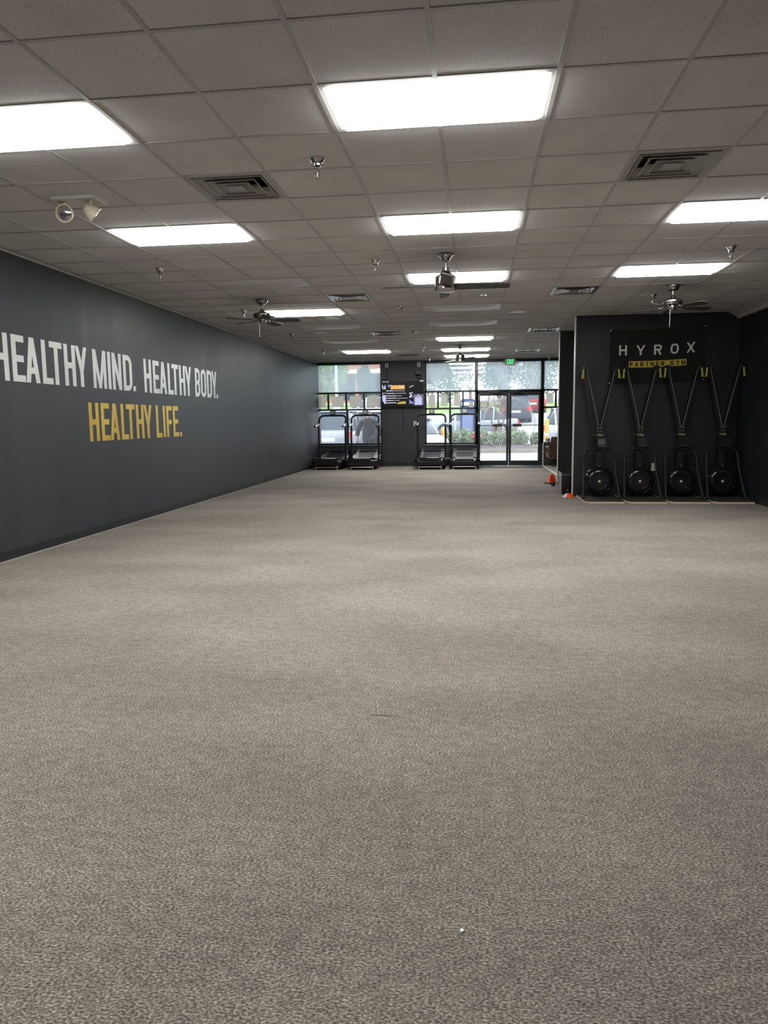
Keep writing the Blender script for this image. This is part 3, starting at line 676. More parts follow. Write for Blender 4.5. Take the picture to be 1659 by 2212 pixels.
# exit sign
t = thing('exit_sign', 'green EXIT sign with two side lamps hanging above the doors', 'exit sign', (1.01, 21.10, 2.928))
b = MB().prism(rrect(-.155, -.10, .155, .096, (.04, .04, .04, .04)), lambda u, v, d: (u, d, v), -.03, .03)
b.build('housing', M['exit_h'], t, bevel=.006)
MB().lathe([(.05, .0), (.06, .006), (.055, .012), (0, .012)], (0, 0, .085), None, 20).build('canopy', M['exit_h'], t, smooth=True)
letters([('E', -.088, .046), ('X', -.036, .05), ('I', .022, .017), ('T', .048, .046)], .128, .0165, .0175, lambda u, v, d: (u, -.031-d, v-.066), M['exit_g'], t, 0, .002)
for s_ in (-1, 1):
    h = MB().lathe([(0, -.03), (.022, -.026), (.034, 0), (.036, .02), (.03, .024), (0, .02)], (s_*.182, -.005, -.008+s_*.008), Vector((s_*.35, -1, -.15)).to_track_quat('Z', 'Y').to_matrix(), 18)
    h.build('lamp_head', M['ventg'], t, smooth=True)

# ------------------------------------------------------------------ pillar: television and fittings
t = thing('television', 'wall-mounted television with a dark class schedule on the pillar', 'television', (-2.035, YF-.055, 2.09))
MB().box(-.62, -.075, -.39, .62, -.025, .39).box(-.3, -.025, -.2, .3, .024, .2).build('case', M['blkgloss'], t, bevel=.006)
sc_ = MB().box(-.605, -.0765, -.365, .605, -.0745, .378).build('screen', M['screen'], t)
def lit(x0, z0, x1, z1, m, name='graphic', poly=None):
    b = MB(); pl = poly or R4(x0, z0, x1, z1)
    b.prism(pl, lambda u, v, d: (u, -.0765-d, v), 0, .0008).build(name, M[m], sc_)
X_ = lambda px: (px-190)/1160*1.21-.605       # picture positions on the screen face
Z_ = lambda py: .378-(py-700)/680*.743
def litp(a, c, e, g, m): lit(X_(a), Z_(g), X_(e), Z_(c), m)
litp(432, 822, 825, 930, 's_or'); litp(455, 858, 610, 890, 's_w'); litp(655, 858, 800, 890, 's_w')
for (a, y1, e, m) in ((308, 966, 512, 's_w'), (528, 970, 835, 's_g'), (308, 1032, 540, 's_w'), (555, 1032, 862, 's_g'), (308, 1098, 596, 's_w'), (612, 1100, 738, 's_g'), (308, 1157, 585, 's_w'), (600, 1160, 905, 's_g'), (308, 1218, 510, 's_w'), (526, 1218, 690, 's_g'), (308, 1278, 590, 's_w')): litp(a, y1-9, e, y1+9, m)
lit(0, 0, 0, 0, 's_lv', poly=[(X_(200), Z_(1075)), (X_(300), Z_(1075)), (X_(300), Z_(1308)), (X_(265), Z_(1305)), (X_(200), Z_(1215))][::-1])
for q in ((198, 815, 222, 900), (222, 872, 290, 892), (262, 820, 292, 925), (205, 912, 296, 922), (205, 1012, 228, 1050), (250, 1015, 290, 1032), (205, 720, 300, 733)): litp(*q, 's_w')
lit(0, 0, 0, 0, 's_b', poly=[(X_(350), Z_(815)), (X_(480), Z_(808)), (X_(430), Z_(840)), (X_(378), Z_(880))][::-1])
lit(0, 0, 0, 0, 's_y', poly=[(X_(600), Z_(1310)), (X_(640), Z_(1270)), (X_(760), Z_(1245)), (X_(850), Z_(1245)), (X_(855), Z_(1310))][::-1])
lit(0, 0, 0, 0, 's_w', poly=[(X_(945), Z_(875)), (X_(1065), Z_(825)), (X_(1072), Z_(840)), (X_(955), Z_(890))][::-1])
for q in ((955, 1020, 1000, 1060), (1010, 1010, 1050, 1030), (985, 1065, 1030, 1110), (955, 1100, 1010, 1150), (1045, 1120, 1068, 1140)): litp(*q, 's_w')
lit(0, 0, 0, 0, 's_b', poly=[(X_(950), Z_(1200)), (X_(1055), Z_(1275)), (X_(1055), Z_(1308)), (X_(950), Z_(1308))][::-1])
litp(1065, 1062, 1345, 1350, 'lav'); litp(1240, 710, 1350, 735, 's_lv'); litp(320, 712, 375, 748, 's_g')
b = MB(); b.prism(R4(X_(1105), Z_(1340), X_(1300), Z_(1150)), lambda u, v, d: (u, -.0785-d, v), 0, .0006).build('graphic', M['s_lv'], sc_)
b = MB(); b.prism(R4(X_(1185), Z_(1103), X_(1225), Z_(1070)), lambda u, v, d: (u, -.0785-d, v), 0, .0006).prism(R4(X_(1115), Z_(1136), X_(1295), Z_(1118)), lambda u, v, d: (u, -.0785-d, v), 0, .0006).build('graphic', M['s_w'], sc_)
def outlet(x, z, y, label, holes=True, ry=0):
    t = thing('wall_outlet', label, 'outlet', (x, y, z), 0, 'wall outlet plates')
    MB().box(-.042, -.006, -.065, .042, 0, .065).build('plate', M['plate'], t, bevel=.003)
    b = MB()
    for dz in (-.028, .028): b.box(-.016, -.009, dz-.018, .016, -.006, dz+.018)
    b.build('socket', M['blk'] if holes else M['plate'], t)
outlet(-2.508, 2.905, YF-.03, 'ivory outlet plate with a plugged black cord high above the television')
outlet(-1.578, 2.915, YF-.03, 'ivory outlet plate high on the pillar above the black receiver')
outlet(-1.69, 1.235, YF-.03, 'ivory outlet plate low on the pillar behind the third treadmill')
outlet(3.03, .50, YA, 'white outlet plate on the black wall between two ski machines', False)
tag(MB().tube([(-2.508, YF-.045, 2.90), (-2.515, YF-.04, 2.85), (-2.512, YF-.036, 2.6), (-2.5, YF-.04, 2.47)], .007, 6).build('power_cord', M['blk'], smooth=True), 'thin black power cord dropping from the high outlet to the television', 'cord')
t = thing('router', 'black router box under the high outlet on the pillar', 'router', (-1.60, YF-.03, 2.74))
MB().box(-.06, -.04, -.09, .05, 0, .10).build('case', M['blkgloss'], t, bevel=.008)
MB().lathe([(0, .03), (.08, .03), (.085, .015), (.08, 0), (0, 0)], (0, -.04, -.13), None, 20).build('base', M['blk'], t, smooth=True)
MB().box(.04, -.05, -.05, .062, -.03, -.038).build('clip', M['silver'], t)
t = thing('round_device', 'small black round device on the pillar just above the television', 'device', (-1.57, YF-.03, 2.565))
MB().lathe([(0, .03), (.055, .028), (.066, .015), (.068, 0), (0, 0)], (0, 0, 0), Matrix.Rotation(PI/2, 3, 'X'), 24).build('case', M['blk'], t, smooth=True)
MB().box(-.02, -.033, -.004, .025, -.029, .004).build('marking', M['silver'], t)
cb = MB().tube([(-2.03, YF-.037, 1.70), (-2.032, YF-.036, 1.3), (-2.035, YF-.036, 1.03)], .006, 6).cyl((-2.035, YF-.036, 1.035), (-2.035, YF-.036, 1.0), .013, n=8).build('hanging_cable', M['blk'], smooth=True)
tag(cb, 'thin black cable hanging below the television on the pillar', 'cable')

# ------------------------------------------------------------------ floor items by the doors
t = thing('door_mat', 'dark blue-grey entrance mat along the double doors', 'mat', (1.0, 20.78, 0))
MB().box(-.88, -.42, 0, .88, .42, .012).build('pile', M['mat'], t, bevel=.004)
MB().prism([(.5*math.cos(q), .16+.2*math.sin(q)) for q in [k*PI/20 for k in range(40)]], lambda u, v, d: (u, v, d), .012, .014).build('oval_emblem', M['beige'], t)
def slab(poly, y0, y1, fn): return MB().prism(poly, fn, y0, y1)
# leather chair by the window
t = thing('armchair', 'brown leather swivel chair by the window beside the doors', 'chair', (2.33, 20.75, .006), .08)
def cush(x0, y0, z0, x1, y1, z1, bv): return MB().box(x0, y0, z0, x1, y1, z1)
cush(-.29, -.30, .265, .29, .26, .385, .04).build('seat', M['leather'], t, bevel=.035, seg=3)
bk = MB().grid(lambda u, v: ((u-.5)*(.62-.08*v), -.30-.06*math.sin(PI*u)-.10*v, .25+.57*v+.02*math.sin(PI*u)*v), 10, 8)
bmesh.ops.solidify(bk.bm, geom=bk.bm.faces[:], thickness=.07); bk.build('backrest', M['leather'], t, smooth=True)
MB().tube([(-.30, -.36, .565), (0, -.43, .585), (.30, -.36, .565)], .012, 8).build('seam', M['blk'], t, smooth=True)
for s_ in (-1, 1):
    MB().tube(fillet([(s_*.27, -.22, .30), (s_*.30, -.20, .55), (s_*.30, .15, .54), (s_*.27, .2, .32)], .08), .036, 10).build('armrest', M['leather'], t, smooth=True)
MB().box(-.24, -.24, .228, .24, .22, .262).build('under_frame', M['wood'], t, bevel=.01)
for a in (.78, 2.36, 3.93, 5.5):
    MB().tube([(.08*math.cos(a), .08*math.sin(a), .235), (.28*math.cos(a), .28*math.sin(a), .01)], [.018, .012], 8).build('leg', M['blk'], t, smooth=True)
t = thing('desk_plant_pot', 'small grey cup on the sill behind the leather chair', 'cup', (2.09, YF-.07, .655))
MB().lathe([(0, 0), (.05, 0), (.062, .11), (.056, .11), (.047, .01), (0, .01)], n=18).build('cup', M['ventg'], t, smooth=True)
MB().lathe([(.0, .08), (.056, .1), (.05, .125), (0, .13)], n=14).build('filling', M['brass'], t, smooth=True)
t.name = 'cup'
# cone, disc cone, black box
t = thing('traffic_cone', 'orange square cone on a black base beside the dark wall end', 'cone', (1.60, 15.30, 0), .25)
MB().box(-.115, -.115, 0, .115, .115, .022).build('base', M['blkmat'], t, bevel=.006)
b = MB(); P = [[(-.075, -.075), (.075, -.075), (.075, .075), (-.075, .075)], [(-.035, -.035), (.035, -.035), (.035, .035), (-.035, .035)]]
lo = [b.v((x, y, .022)) for x, y in P[0]]; hi = [b.v((x, y, .19)) for x, y in P[1]]; b.f(hi)
for k in range(4): b.f([lo[k], lo[(k+1) % 4], hi[(k+1) % 4], hi[k]])
b.build('body', M['orange'], t, bevel=.012, seg=3)
MB().box(-.022, -.022, .188, .022, .022, .197).build('top', M['white'], t)
t = thing('disc_cone', 'flat orange disc cone on the carpet before the black box', 'cone', (1.605, 12.62, 0))
MB().lathe([(.097, 0), (.1, .004), (.04, .066), (.034, .066), (.09, .003)], n=32).build('disc', M['orange'], t, smooth=True)
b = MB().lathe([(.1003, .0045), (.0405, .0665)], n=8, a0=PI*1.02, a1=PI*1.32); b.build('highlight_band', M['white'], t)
t = thing('equipment_box', 'black box with a slotted grey end plate beside the white wall corner', 'box', (1.535, 13.10, 0))
MB().box(.008, 0, 0, .24, .40, .345).build('body', M['blkgloss'], t, bevel=.005)
b = MB(); fnp = lambda u, v, d: (d, u, v)
b.prism(R4(0, 0, .14, .385), fnp, -.006, .008).prism(R4(.26, 0, .40, .385), fnp, -.006, .008).prism(R4(.14, 0, .26, .06), fnp, -.006, .008).prism(R4(.14, .30, .26, .385), fnp, -.006, .008)
b.build('end_plate', M['silver'], t)
MB().box(.008, -.004, .343, .24, .0, .352).build('rim', M['silver'], t)
MB().cyl((.11, -.004, .075), (.11, .0, .075), .008).build('stud', M['white'], t)
t = thing('dumbbell', 'small black dumbbell with bright collar between the orange cone and black box', 'dumbbell', (1.63, 14.72, .045), .5)
for s_ in (-1, 1): MB().cyl((s_*.05, 0, 0), (s_*.10, 0, 0), .045, n=6).build('head', M['blkmat'], t, bevel=.005)
MB().cyl((-.05, 0, 0), (.05, 0, 0), .014).build('handle', M['chrome'], t, smooth=True)

# ------------------------------------------------------------------ treadmills
BELT = lambda y: .30-.62*(y-.12)*(1.20-y)*.36+ .10*max(0, y-.7)**1.3
def curve_strip(b, x0, x1, y0, y1, dz, n=16):
    b.grid(lambda u, v: (x0+(x1-x0)*u, y0+(y1-y0)*v, BELT(y0+(y1-y0)*v)+dz), 1, n)
def treadmill(x, y, rz, label, first=None):
    if first:
        c = copy_tree(first); c.location = (x, y, 0); c.rotation_euler = (0, 0, rz); c['label'] = label; return c
    t = thing('treadmill', label, 'treadmill', (x, y, 0), rz, 'curved treadmills facing the front windows')
    b = MB(); curve_strip(b, -.235, .235, .06, 1.52, .0, 24); bmesh.ops.solidify(b.bm, geom=b.bm.faces[:], thickness=.02); b.build('belt', M['belt'], t, smooth=True)
    for s_ in (-1, 1):
        b = MB(); curve_strip(b, s_*.245, s_*.335, .05, 1.52, .014); bmesh.ops.solidify(b.bm, geom=b.bm.faces[:], thickness=.018); b.build('foot_rail', M['rail'], t, smooth=True)
        b = MB(); curve_strip(b, s_*.236, s_*.246, .05, 1.52, .018); bmesh.ops.solidify(b.bm, geom=b.bm.faces[:], thickness=.012); b.build('rail_trim', M['silver'], t)
        ys = [.05+k*.0735*1.35 for k in range(16)]
        poly = [(yy, BELT(yy)+.0) for yy in ys]+[(ys[-1], .10), (1.2, .055), (.3, .055), (.05, .12)]
        MB().prism(poly, lambda u, v, d: (d, u, v), s_*.30, s_*.40).build('side_shroud', M['blkgloss'], t, bevel=.008)
        b = MB().tube([(s_*.385, .80, .16), (s_*.385, .80, 1.19)], .028, 12); b.build('upright', M['blk'], t, smooth=True)
        g = MB().tube(fillet([(s_*.40, .40, 1.185), (s_*.395, .62, 1.20), (s_*.385, .80, 1.245)], .06), .023, 10).build('grip', M['silver'], t, smooth=True)
        MB().cyl((s_*.40, .402, 1.185), (s_*.4005, .38, 1.184), .027, n=12).build('grip_cap', M['blk'], g, smooth=True)
        MB().box(s_*.385-.045, .75, .14, s_*.385+.045, .86, .24).build('upright_clamp', M['blk'], t, bevel=.008)
        MB().cyl((s_*.425, .80, .26), (s_*.44, .80, .26), .02, n=10).build('bolt', M['chrome'], t, smooth=True)
    pts = fillet([(-.385, .79, 1.21), (-.385, .96, 1.485), (.385, .96, 1.485), (.385, .79, 1.21)], .15, 12)
    MB().tube(pts, .027, 12).build('handrail', M['blk'], t, smooth=True)
    R = Matrix.Rotation(-.35, 3, 'X')
    cs = MB().obox((.0, .94, 1.565), (.15, .045, .165), R).build('console', M['blk'], t, bevel=.01)
    MB().obox((-.012, .94-.0235, 1.573), (.095, .004, .10), R).build('display', M['lcd'], cs)
    MB().obox((.052, .94-.0235, 1.573), (.014, .004, .08), R).build('keypad', M['ventg'], cs)
    # barrel-shaped rear cover
    def rear(u, v):
        X = -1+2*u; tp = 1-max(0, (abs(X)-.74)/.26)**1.6*.42; a = math.radians(-62+232*v)
        return (X*.425, .10-.135*tp*math.cos(a)*(1 if math.cos(a) > 0 else .4), .205+.118*tp*math.sin(a))
    b = MB().grid(rear, 40, 18); b.build('rear_cover', M['blkgloss'], t, smooth=True)
    MB().box(-.25, -.042, .245, .25, -.018, .285).build('rear_badge', M['blk'], t, bevel=.006)
    MB().tube(fillet([(-.36, .12, .14), (-.31, -.02, .072), (.31, -.02, .072), (.36, .12, .14)], .07), .013, 8).build('rear_bar', M['silver'], t, smooth=True)
    for s_ in (-1, 1):
        for yy in (.02, 1.40): MB().cyl((s_*.30, yy, 0), (s_*.30, yy, .062), .017, n=10).build('foot', M['chrome'], t, smooth=True)
    MB().box(-.30, .25, .06, .30, 1.42, .13).build('base_frame', M['blk'], t, bevel=.01)
    MB().tube([(.42, .80, .22), (.43, .79, .5), (.418, .79, .9), (.412, .795, 1.1)], .006, 6).build('cable', M['silver'], t, smooth=True)
    b = MB().cyl((-.33, 1.47, BELT(1.47)-.06), (.33, 1.47, BELT(1.47)-.06), .075, n=18).build('front_roller_cover', M['blkgloss'], t, smooth=True)
    return t
t1 = treadmill(-4.005, 19.60, -.03, 'curved treadmill in the corner against the charcoal wall')
treadmill(-3.03, 19.62, .02, 'curved treadmill second from the charcoal wall, in front of the person outside', t1)
treadmill(-1.168, 19.66, 0, 'curved treadmill right beside the television pillar, past the pillar', t1)
treadmill(-.25, 19.74, 0, 'curved treadmill next to the double doors', t1)

# ------------------------------------------------------------------ ski machines and banner
def ski(x, label, first=None):
    if first:
        c = copy_tree(first); c.location = (x, YA-.012, 0); c['label'] = label; return c
    t = thing('ski_machine', label, 'ski machine', (x, YA-.012, 0), 0, 'ski machines along the black alcove wall')
    P = [(-.305, -.02), (-.305, -1.0), (-.25, -1.11), (.29, -1.11), (.305, -1.09), (.305, -.02)]
    MB().prism(P, lambda u, v, d: (u, v, d), 0, .026).build('platform', M['wood'], t, bevel=.006)
    MB().prism([(u*.975, -.03+(v+.02)*.975) for u, v in P], lambda u, v, d: (u, v, d), .026, .036).build('platform_mat', M['blkmat'], t)
    hp = fillet([(-.285, -.735, .05), (-.25, -.50, .48), (-.235, -.40, .83), (.235, -.40, .83), (.25, -.50, .48), (.285, -.735, .05)], .13, 8)
    hp = [hp[0]]+hp[1:]
    MB().tube(hp, .021, 12).build('hoop_frame', M['blk'], t, smooth=True)
    for s_ in (-1, 1):
        ft = MB().box(s_*.285-.03, -.79, .036, s_*.285+.03, -.70, .05).build('foot', M['blk'], t, bevel=.004)
        MB().cyl((s_*.285+.012, -.765, .05), (s_*.285+.012, -.765, .062), .009, n=8).build('bolt', M['chrome'], ft)
    Rf = Matrix.Rotation(PI/2, 3, 'X')
    MB().lathe([(0, .085), (.085, .085), (.092, .075), (.118, .075), (.122, .092), (.13, .095), (.165, .088), (.19, .078), (.196, .07), (.202, .072), (.228, .05), (.238, .03), (.24, -.03), (.22, -.07), (.1, -.085), (0, -.085)], (0, -.42, .30), Rf, 48).build('flywheel_cage', M['blkgloss'], t, smooth=True)
    b = MB()
    for rr in (.118, .197): b.lathe([(rr-.003, .084), (rr, .088), (rr+.003, .084)], (0, -.425, .30), Rf, 40)
    b.build('cage_ring', M['blkgloss'], t, smooth=True)
    MB().lathe([(0, .0), (.02, .0), (.021, -.002)], (0, -.5065, .30), Rf, 16).build('emblem', M['sticker'], t)
    MB().box(-.245, -.46, .285, -.225, -.40, .325).build('damper_lever', M['blk'], t, bevel=.004)
    MB().cyl((0, -.47, .535), (0, -.47, .56), .012, n=10).build('cage_bolt', M['chrome'], t, smooth=True)
    MB().box(-.05, -.40, .50, .05, -.24, 1.16).build('column', M['blk'], t, bevel=.008)
    MB().box(-.075, -.42, 0.03, .075, -.22, .09).box(-.03, -.33, .08, .03, -.25, .5).build('base_bracket', M['blk'], t)
    for s_ in (-1, 1):
        MB().beam((s_*.03, -.31, 1.12), (s_*.235, -.31, 2.13), .048, .10).build('arm', M['blk'], t, bevel=.006)
        ph = MB().box(s_*.238-.028, -.40, 2.095, s_*.238+.028, -.26, 2.165).build('pulley_head', M['blk'], t, bevel=.008)
        b = MB()
        for dz in (0, .03): b.cyl((s_*.225+dz*.4, -.40, 2.11+dz), (s_*.225+dz*.4, -.405, 2.11+dz), .0065, n=8)
        b.build('bolt', M['chrome'], ph)
        MB().tube([(s_*.222, -.385, 2.10), (s_*.012, -.405, 1.17)], .0024, 6).build('drive_cord', M['cord'], t)
        hd = MB().tube([(s_*.278, -.40, 2.115), (s_*.285, -.405, 2.05), (s_*.291, -.41, 1.985)], [.017, .015, .018], 12)
        hd.lathe([(0, 0), (.026, 0), (.027, -.008), (0, -.012)], (s_*.2925, -.41, 1.98), None, 14)
        hd.build('handle', M['lime'], t, smooth=True)
        MB().tube([(s_*.262, -.39, 2.125), (s_*.272, -.40, 2.135), (s_*.278, -.40, 2.115)], .005, 6).build('handle_strap', M['blk'], t)
    gp = MB().prism([(-.05, 1.02), (.05, 1.02), (.066, 1.18), (-.066, 1.18)], lambda u, v, d: (u, d, v), -.412, -.40).build('gusset_plate', M['blk'], t)
    b = MB()
    for px, pz in ((-.036, 1.165), (0, 1.168), (.036, 1.165), (-.02, 1.115), (.02, 1.115)): b.cyl((px, -.412, pz), (px, -.416, pz), .0055, n=8)
    b.build('bolt', M['white'], gp)
    btext('Ski', .043, M['lime'], gp, Vector((-.026, -.4135, 1.042)), R_FRONT); btext('Erg', .043, M['silvertx'], gp, Vector((.026, -.4135, 1.042)), R_FRONT)
    MB().tube([(-.05, -.38, 1.055), (-.105, -.385, 1.06)], .005, 6).build('side_lever', M['silver'], t)
    Rm = Matrix.Rotation(-.3, 3, 'X')
    mo = MB().obox((.025, -.475, .925), (.135, .04, .155), Rm).build('monitor', M['blk'], t, bevel=.01)
    MB().obox((.02, -.496, .945), (.10, .003, .085), Rm).build('display', M['screen'], mo)
    b = MB()
    for k in range(3): b.obox((-.018+k*.042, -.4815, .885), (.018, .004, .008), Rm)
    b.build('button', M['white'], mo)
    MB().tube([(0, -.38, .95), (.015, -.45, .93)], .016, 8).build('monitor_arm', M['blk'], t, smooth=True)
    MB().obox((.03, -.465, .825), (.11, .03, .02), Rm).build('phone_ledge', M['blk'], mo, bevel=.004)
    return t
s1 = ski(2.055, 'ski machine next to the white wall corner')
ski(2.70, 'second ski machine from the white wall corner', s1); ski(3.345, 'third ski machine from the white wall corner', s1); ski(3.985, 'ski machine in the dark corner beside the side wall', s1)

t = thing('banner', 'black HYROX PARTNER GYM banner sagging on the black wall', 'banner', (3.02, YA-.004, 2.37))
def sag(u): return .028*((u/.76)**2-.55) + .018*(u/.76)
def bend(u, v, d):  # u across, v height relative to banner centre
    return (u, -d-.006-.006*math.sin(u*7)*math.cos(v*5), v+sag(u))
MB().grid(lambda a, c: bend(-.765+1.53*a, -.465+.895*c, .0), 40, 24).build('cloth', M['cloth'], t, smooth=True)
letters([('H', -.615, .125), ('Y', -.335, .14), ('R', -.052, .122), ('O', .21, .128), ('X', .465, .138)], .165, .029, .027, lambda u, v, d: bend(u, v+.01, d+.003), M['bwhite'], t, 0, .001)
b = MB().grid(lambda a, c: bend(-.452+.922*a, -.19+.105*c, .003), 40, 6); b.build('gold_strip', M['bgold'], t)
sp = []; adv = .0; x = -.436
for ch, wd in zip('PARTNER GYM', (.047, .054, .05, .048, .051, .043, .05, .03, .052, .056, .06)):
    if ch != ' ': sp.append((ch, x, wd))
    x += wd+.0345
letters(sp, .074, .0135, .0125, lambda u, v, d: bend(u, v-.175, d+.009), M['cloth'], t, 0, .001)
for u, v in ((-.75, .415), (.75, .415), (.75, -.45), (-.75, -.45)):
    p = bend(u, v, .001); MB().lathe([(.012, 0), (.014, -.002), (.006, -.004), (.005, 0)], p, Matrix.Rotation(-PI/2, 3, 'X'), 14).build('grommet', M['chrome'], t)

# ------------------------------------------------------------------ outside
def gz(y):
    if y < 33: return 0
    if y < 50: return (y-33)/17*1.75
    if y < 53: return 1.75
    if y < 59: return 1.75+(y-53)*.145
    return 2.62+(y-59)*.03
def ground(name, x0, x1, y0, y1, m, dz=-.0, n=12):
    b = MB().grid(lambda u, v: (x0+(x1-x0)*u, y0+(y1-y0)*v, gz(y0+(y1-y0)*v)+dz), 2, n); o = b.build(name, m); o['kind'] = 'structure'; return o
ground('pavement', -40, 40, YF+.02, 53, M['asphalt'], -.004, 40)
ground('grass_bank', -45, 45, 53, 59, M['grass'], .0, 6)
ground('far_road', -60, 60, 59, 130, M['asphalt'], .0, 20)
b = MB().prism(rrect(-1.75, 29.4, 2.9, 34.5, (.8, .8, .8, .8)), lambda u, v, d: (u, v, d), -.01, .16); o = S(b, 'kerb', M['kerb'], bevel=.02)
b = MB().grid(lambda u, v: (-1.5+4.15*u, 29.65+4.6*v, .17+.22*math.sin(PI*v)*math.sin(PI*u)+.05*math.sin(9*u)*math.sin(7*v)), 14, 14); S(b, 'mulch_bed', M['mulch'], smooth=True)
rng = random.Random(11)
for k, (x, y, a, c, h, l) in enumerate([(-.85, 30.8, .44, .42, .42, 'low green shrub seen through the window in front of the blue box'), (.06, 30.8, .44, .42, .42, 'low green shrub just behind the red hydrant'), (.96, 30.8, .44, .42, .42, 'low green shrub in front of the bare tree stems'),
        (1.86, 30.8, .44, .42, .42, 'low green shrub seen through the second door leaf'), (2.55, 31.0, .24, .4, .36, 'small low green shrub at the hinge edge of the second door leaf'),
        (-.40, 31.85, .43, .42, .48, 'green shrub of the back row in front of the blue box'), (.38, 31.95, .28, .4, .46, 'green shrub of the back row beside the bare tree stems'), (1.62, 31.85, .43, .42, .48, 'green shrub of the back row behind the door middle posts')]):
    t = thing('shrub', l, 'shrub', (x, y, .25), 0, 'low shrubs in the parking island')
    vs, fs = leaves([(0, 0, h*.75, a*.95, c, h*.75), (-a*.45, -.1, h*.55, a*.5, c*.7, h*.55), (a*.45, .05, h*.6, a*.5, c*.7, h*.6)], 1300, .055, rng)
    mesh_obj('foliage', vs, fs, M['junip'], t)
    b = MB()
    for q in range(5): b.tube([(0, 0, 0), (.25*math.cos(q*1.3), .2*math.sin(q*1.3), .3)], [.02, .008], 6)
    b.build('stem', M['twig'], t)
t = thing('shrub', 'dark bush close outside the window beside the leather chair', 'shrub', (3.15, 26.5, 0), 0, 'low shrubs in the parking island')
vs, fs = leaves([(0, 0, .45, .45, .4, .45), (.2, 0, .75, .3, .3, .35)], 900, .07, rng); mesh_obj('foliage', vs, fs, M['leafd'], t); MB().tube([(0, 0, 0), (0, 0, .5)], [.03, .02], 6).build('stem', M['twig'], t)
# bare multi-stem tree in the island
def branch(b, p, d, L_, r, lvl, rng, tw):
    e = p+d*L_; b.tube([p, (p+e)/2+Vector((rng.uniform(-.03, .03), rng.uniform(-.03, .03), 0))*L_, e], [r, r*.85, r*.65], 5 if lvl > 1 else 6)
    if lvl >= tw: return
    for k in range(3 if lvl else 3):
        nd = (d+Vector((rng.uniform(-.6, .6), rng.uniform(-.6, .6), rng.uniform(.0, .45)))).normalized(); branch(b, e-d*L_*rng.uniform(0, .3), nd, L_*rng.uniform(.6, .85), r*.6, lvl+1, rng, tw)
t = thing('bare_tree', 'small bare twiggy tree behind the first door leaf', 'tree', (1.0, 32.6, .25))
b = MB(); b2 = MB()
for k in range(5):
    d = Vector((.28*math.cos(k*1.26), .2*math.sin(k*1.26), 1)).normalized(); b.tube([(0, 0, 0), d*.6], [.055, .045], 6); branch(b2, d*.58, d, .6, .042, 0, rng, 4)
b.build('trunk', M['twig'], t); b2.build('branches', M['twig'], t)
# hydrant
t = thing('fire_hydrant', 'red fire hydrant behind the frame between window and door', 'hydrant', (.11, 29.75, .2))
MB().lathe([(0, 0), (.14, 0), (.14, .04), (.09, .05), (.085, .5), (.12, .52), (.12, .55), (.1, .6), (.05, .66), (.03, .67), (.03, .71), (0, .71)], n=20).build('barrel', M['red'], t, smooth=True)
for s_ in (-1, 1): MB().cyl((s_*.07, 0, .42), (s_*.18, 0, .42), .06, n=14).build('outlet_cap', M['red'], t, smooth=True)
for x, y, h, l in ((-1.12, 27.0, 1.02, 'yellow bollard seen past the third treadmill, beside the white car'), (2.62, 27.0, 1.33, 'yellow bollard seen through the window beside the doors')):
    t = thing('bollard', l, 'bollard', (x, y, 0), 0, 'yellow bollards outside')
    MB().lathe([(0, 0), (.075, 0), (.075, h-.05), (.05, h-.01), (0, h)], n=18).build('post', M['yellow'], t, smooth=True)
    MB().lathe([(.0765, h*.55), (.0765, h*.6)], n=18).build('band', M['etch'], t)
t = thing('drop_box', 'tall blue collection box beyond the shrubs in the middle window', 'collection box', (-.28, 34.2, gz(34.2)+.05))
MB().box(-.34, -.3, 0, .34, .3, 1.75).build('body', M['blue'], t, bevel=.02)
MB().box(-.24, -.315, .35, .24, -.3, 1.45).build('front_panel', M['pblue'], t)
b = MB(); b.prism([(-.36, 1.75), (.36, 1.75), (.36, 1.95), (.25, 2.1), (-.25, 2.1), (-.36, 1.95)], lambda u, v, d: (u, d, v), -.32, .32).build('hood', M['blue'], t, bevel=.02)
MB().box(-.28, -.33, 1.8, .28, -.32, 1.95).build('sign_plate', M['etch'], t)
MB().box(-.62, -.2, 0, -.52, -.1, 2.2).build('post', M['pole'], t)
# light pole
t = thing('light_pole', 'pale blue light pole standing in the parking lot', 'light pole', (-9.2, 49, gz(49)))
MB().lathe([(0, 0), (.25, 0), (.25, .6), (.1, .62), (.08, 9), (0, 9)], n=16).build('shaft', M['pole'], t, smooth=True); MB().box(-.8, -.15, 8.9, .8, .15, 9.05).build('lamp_arm', M['pole'], t)
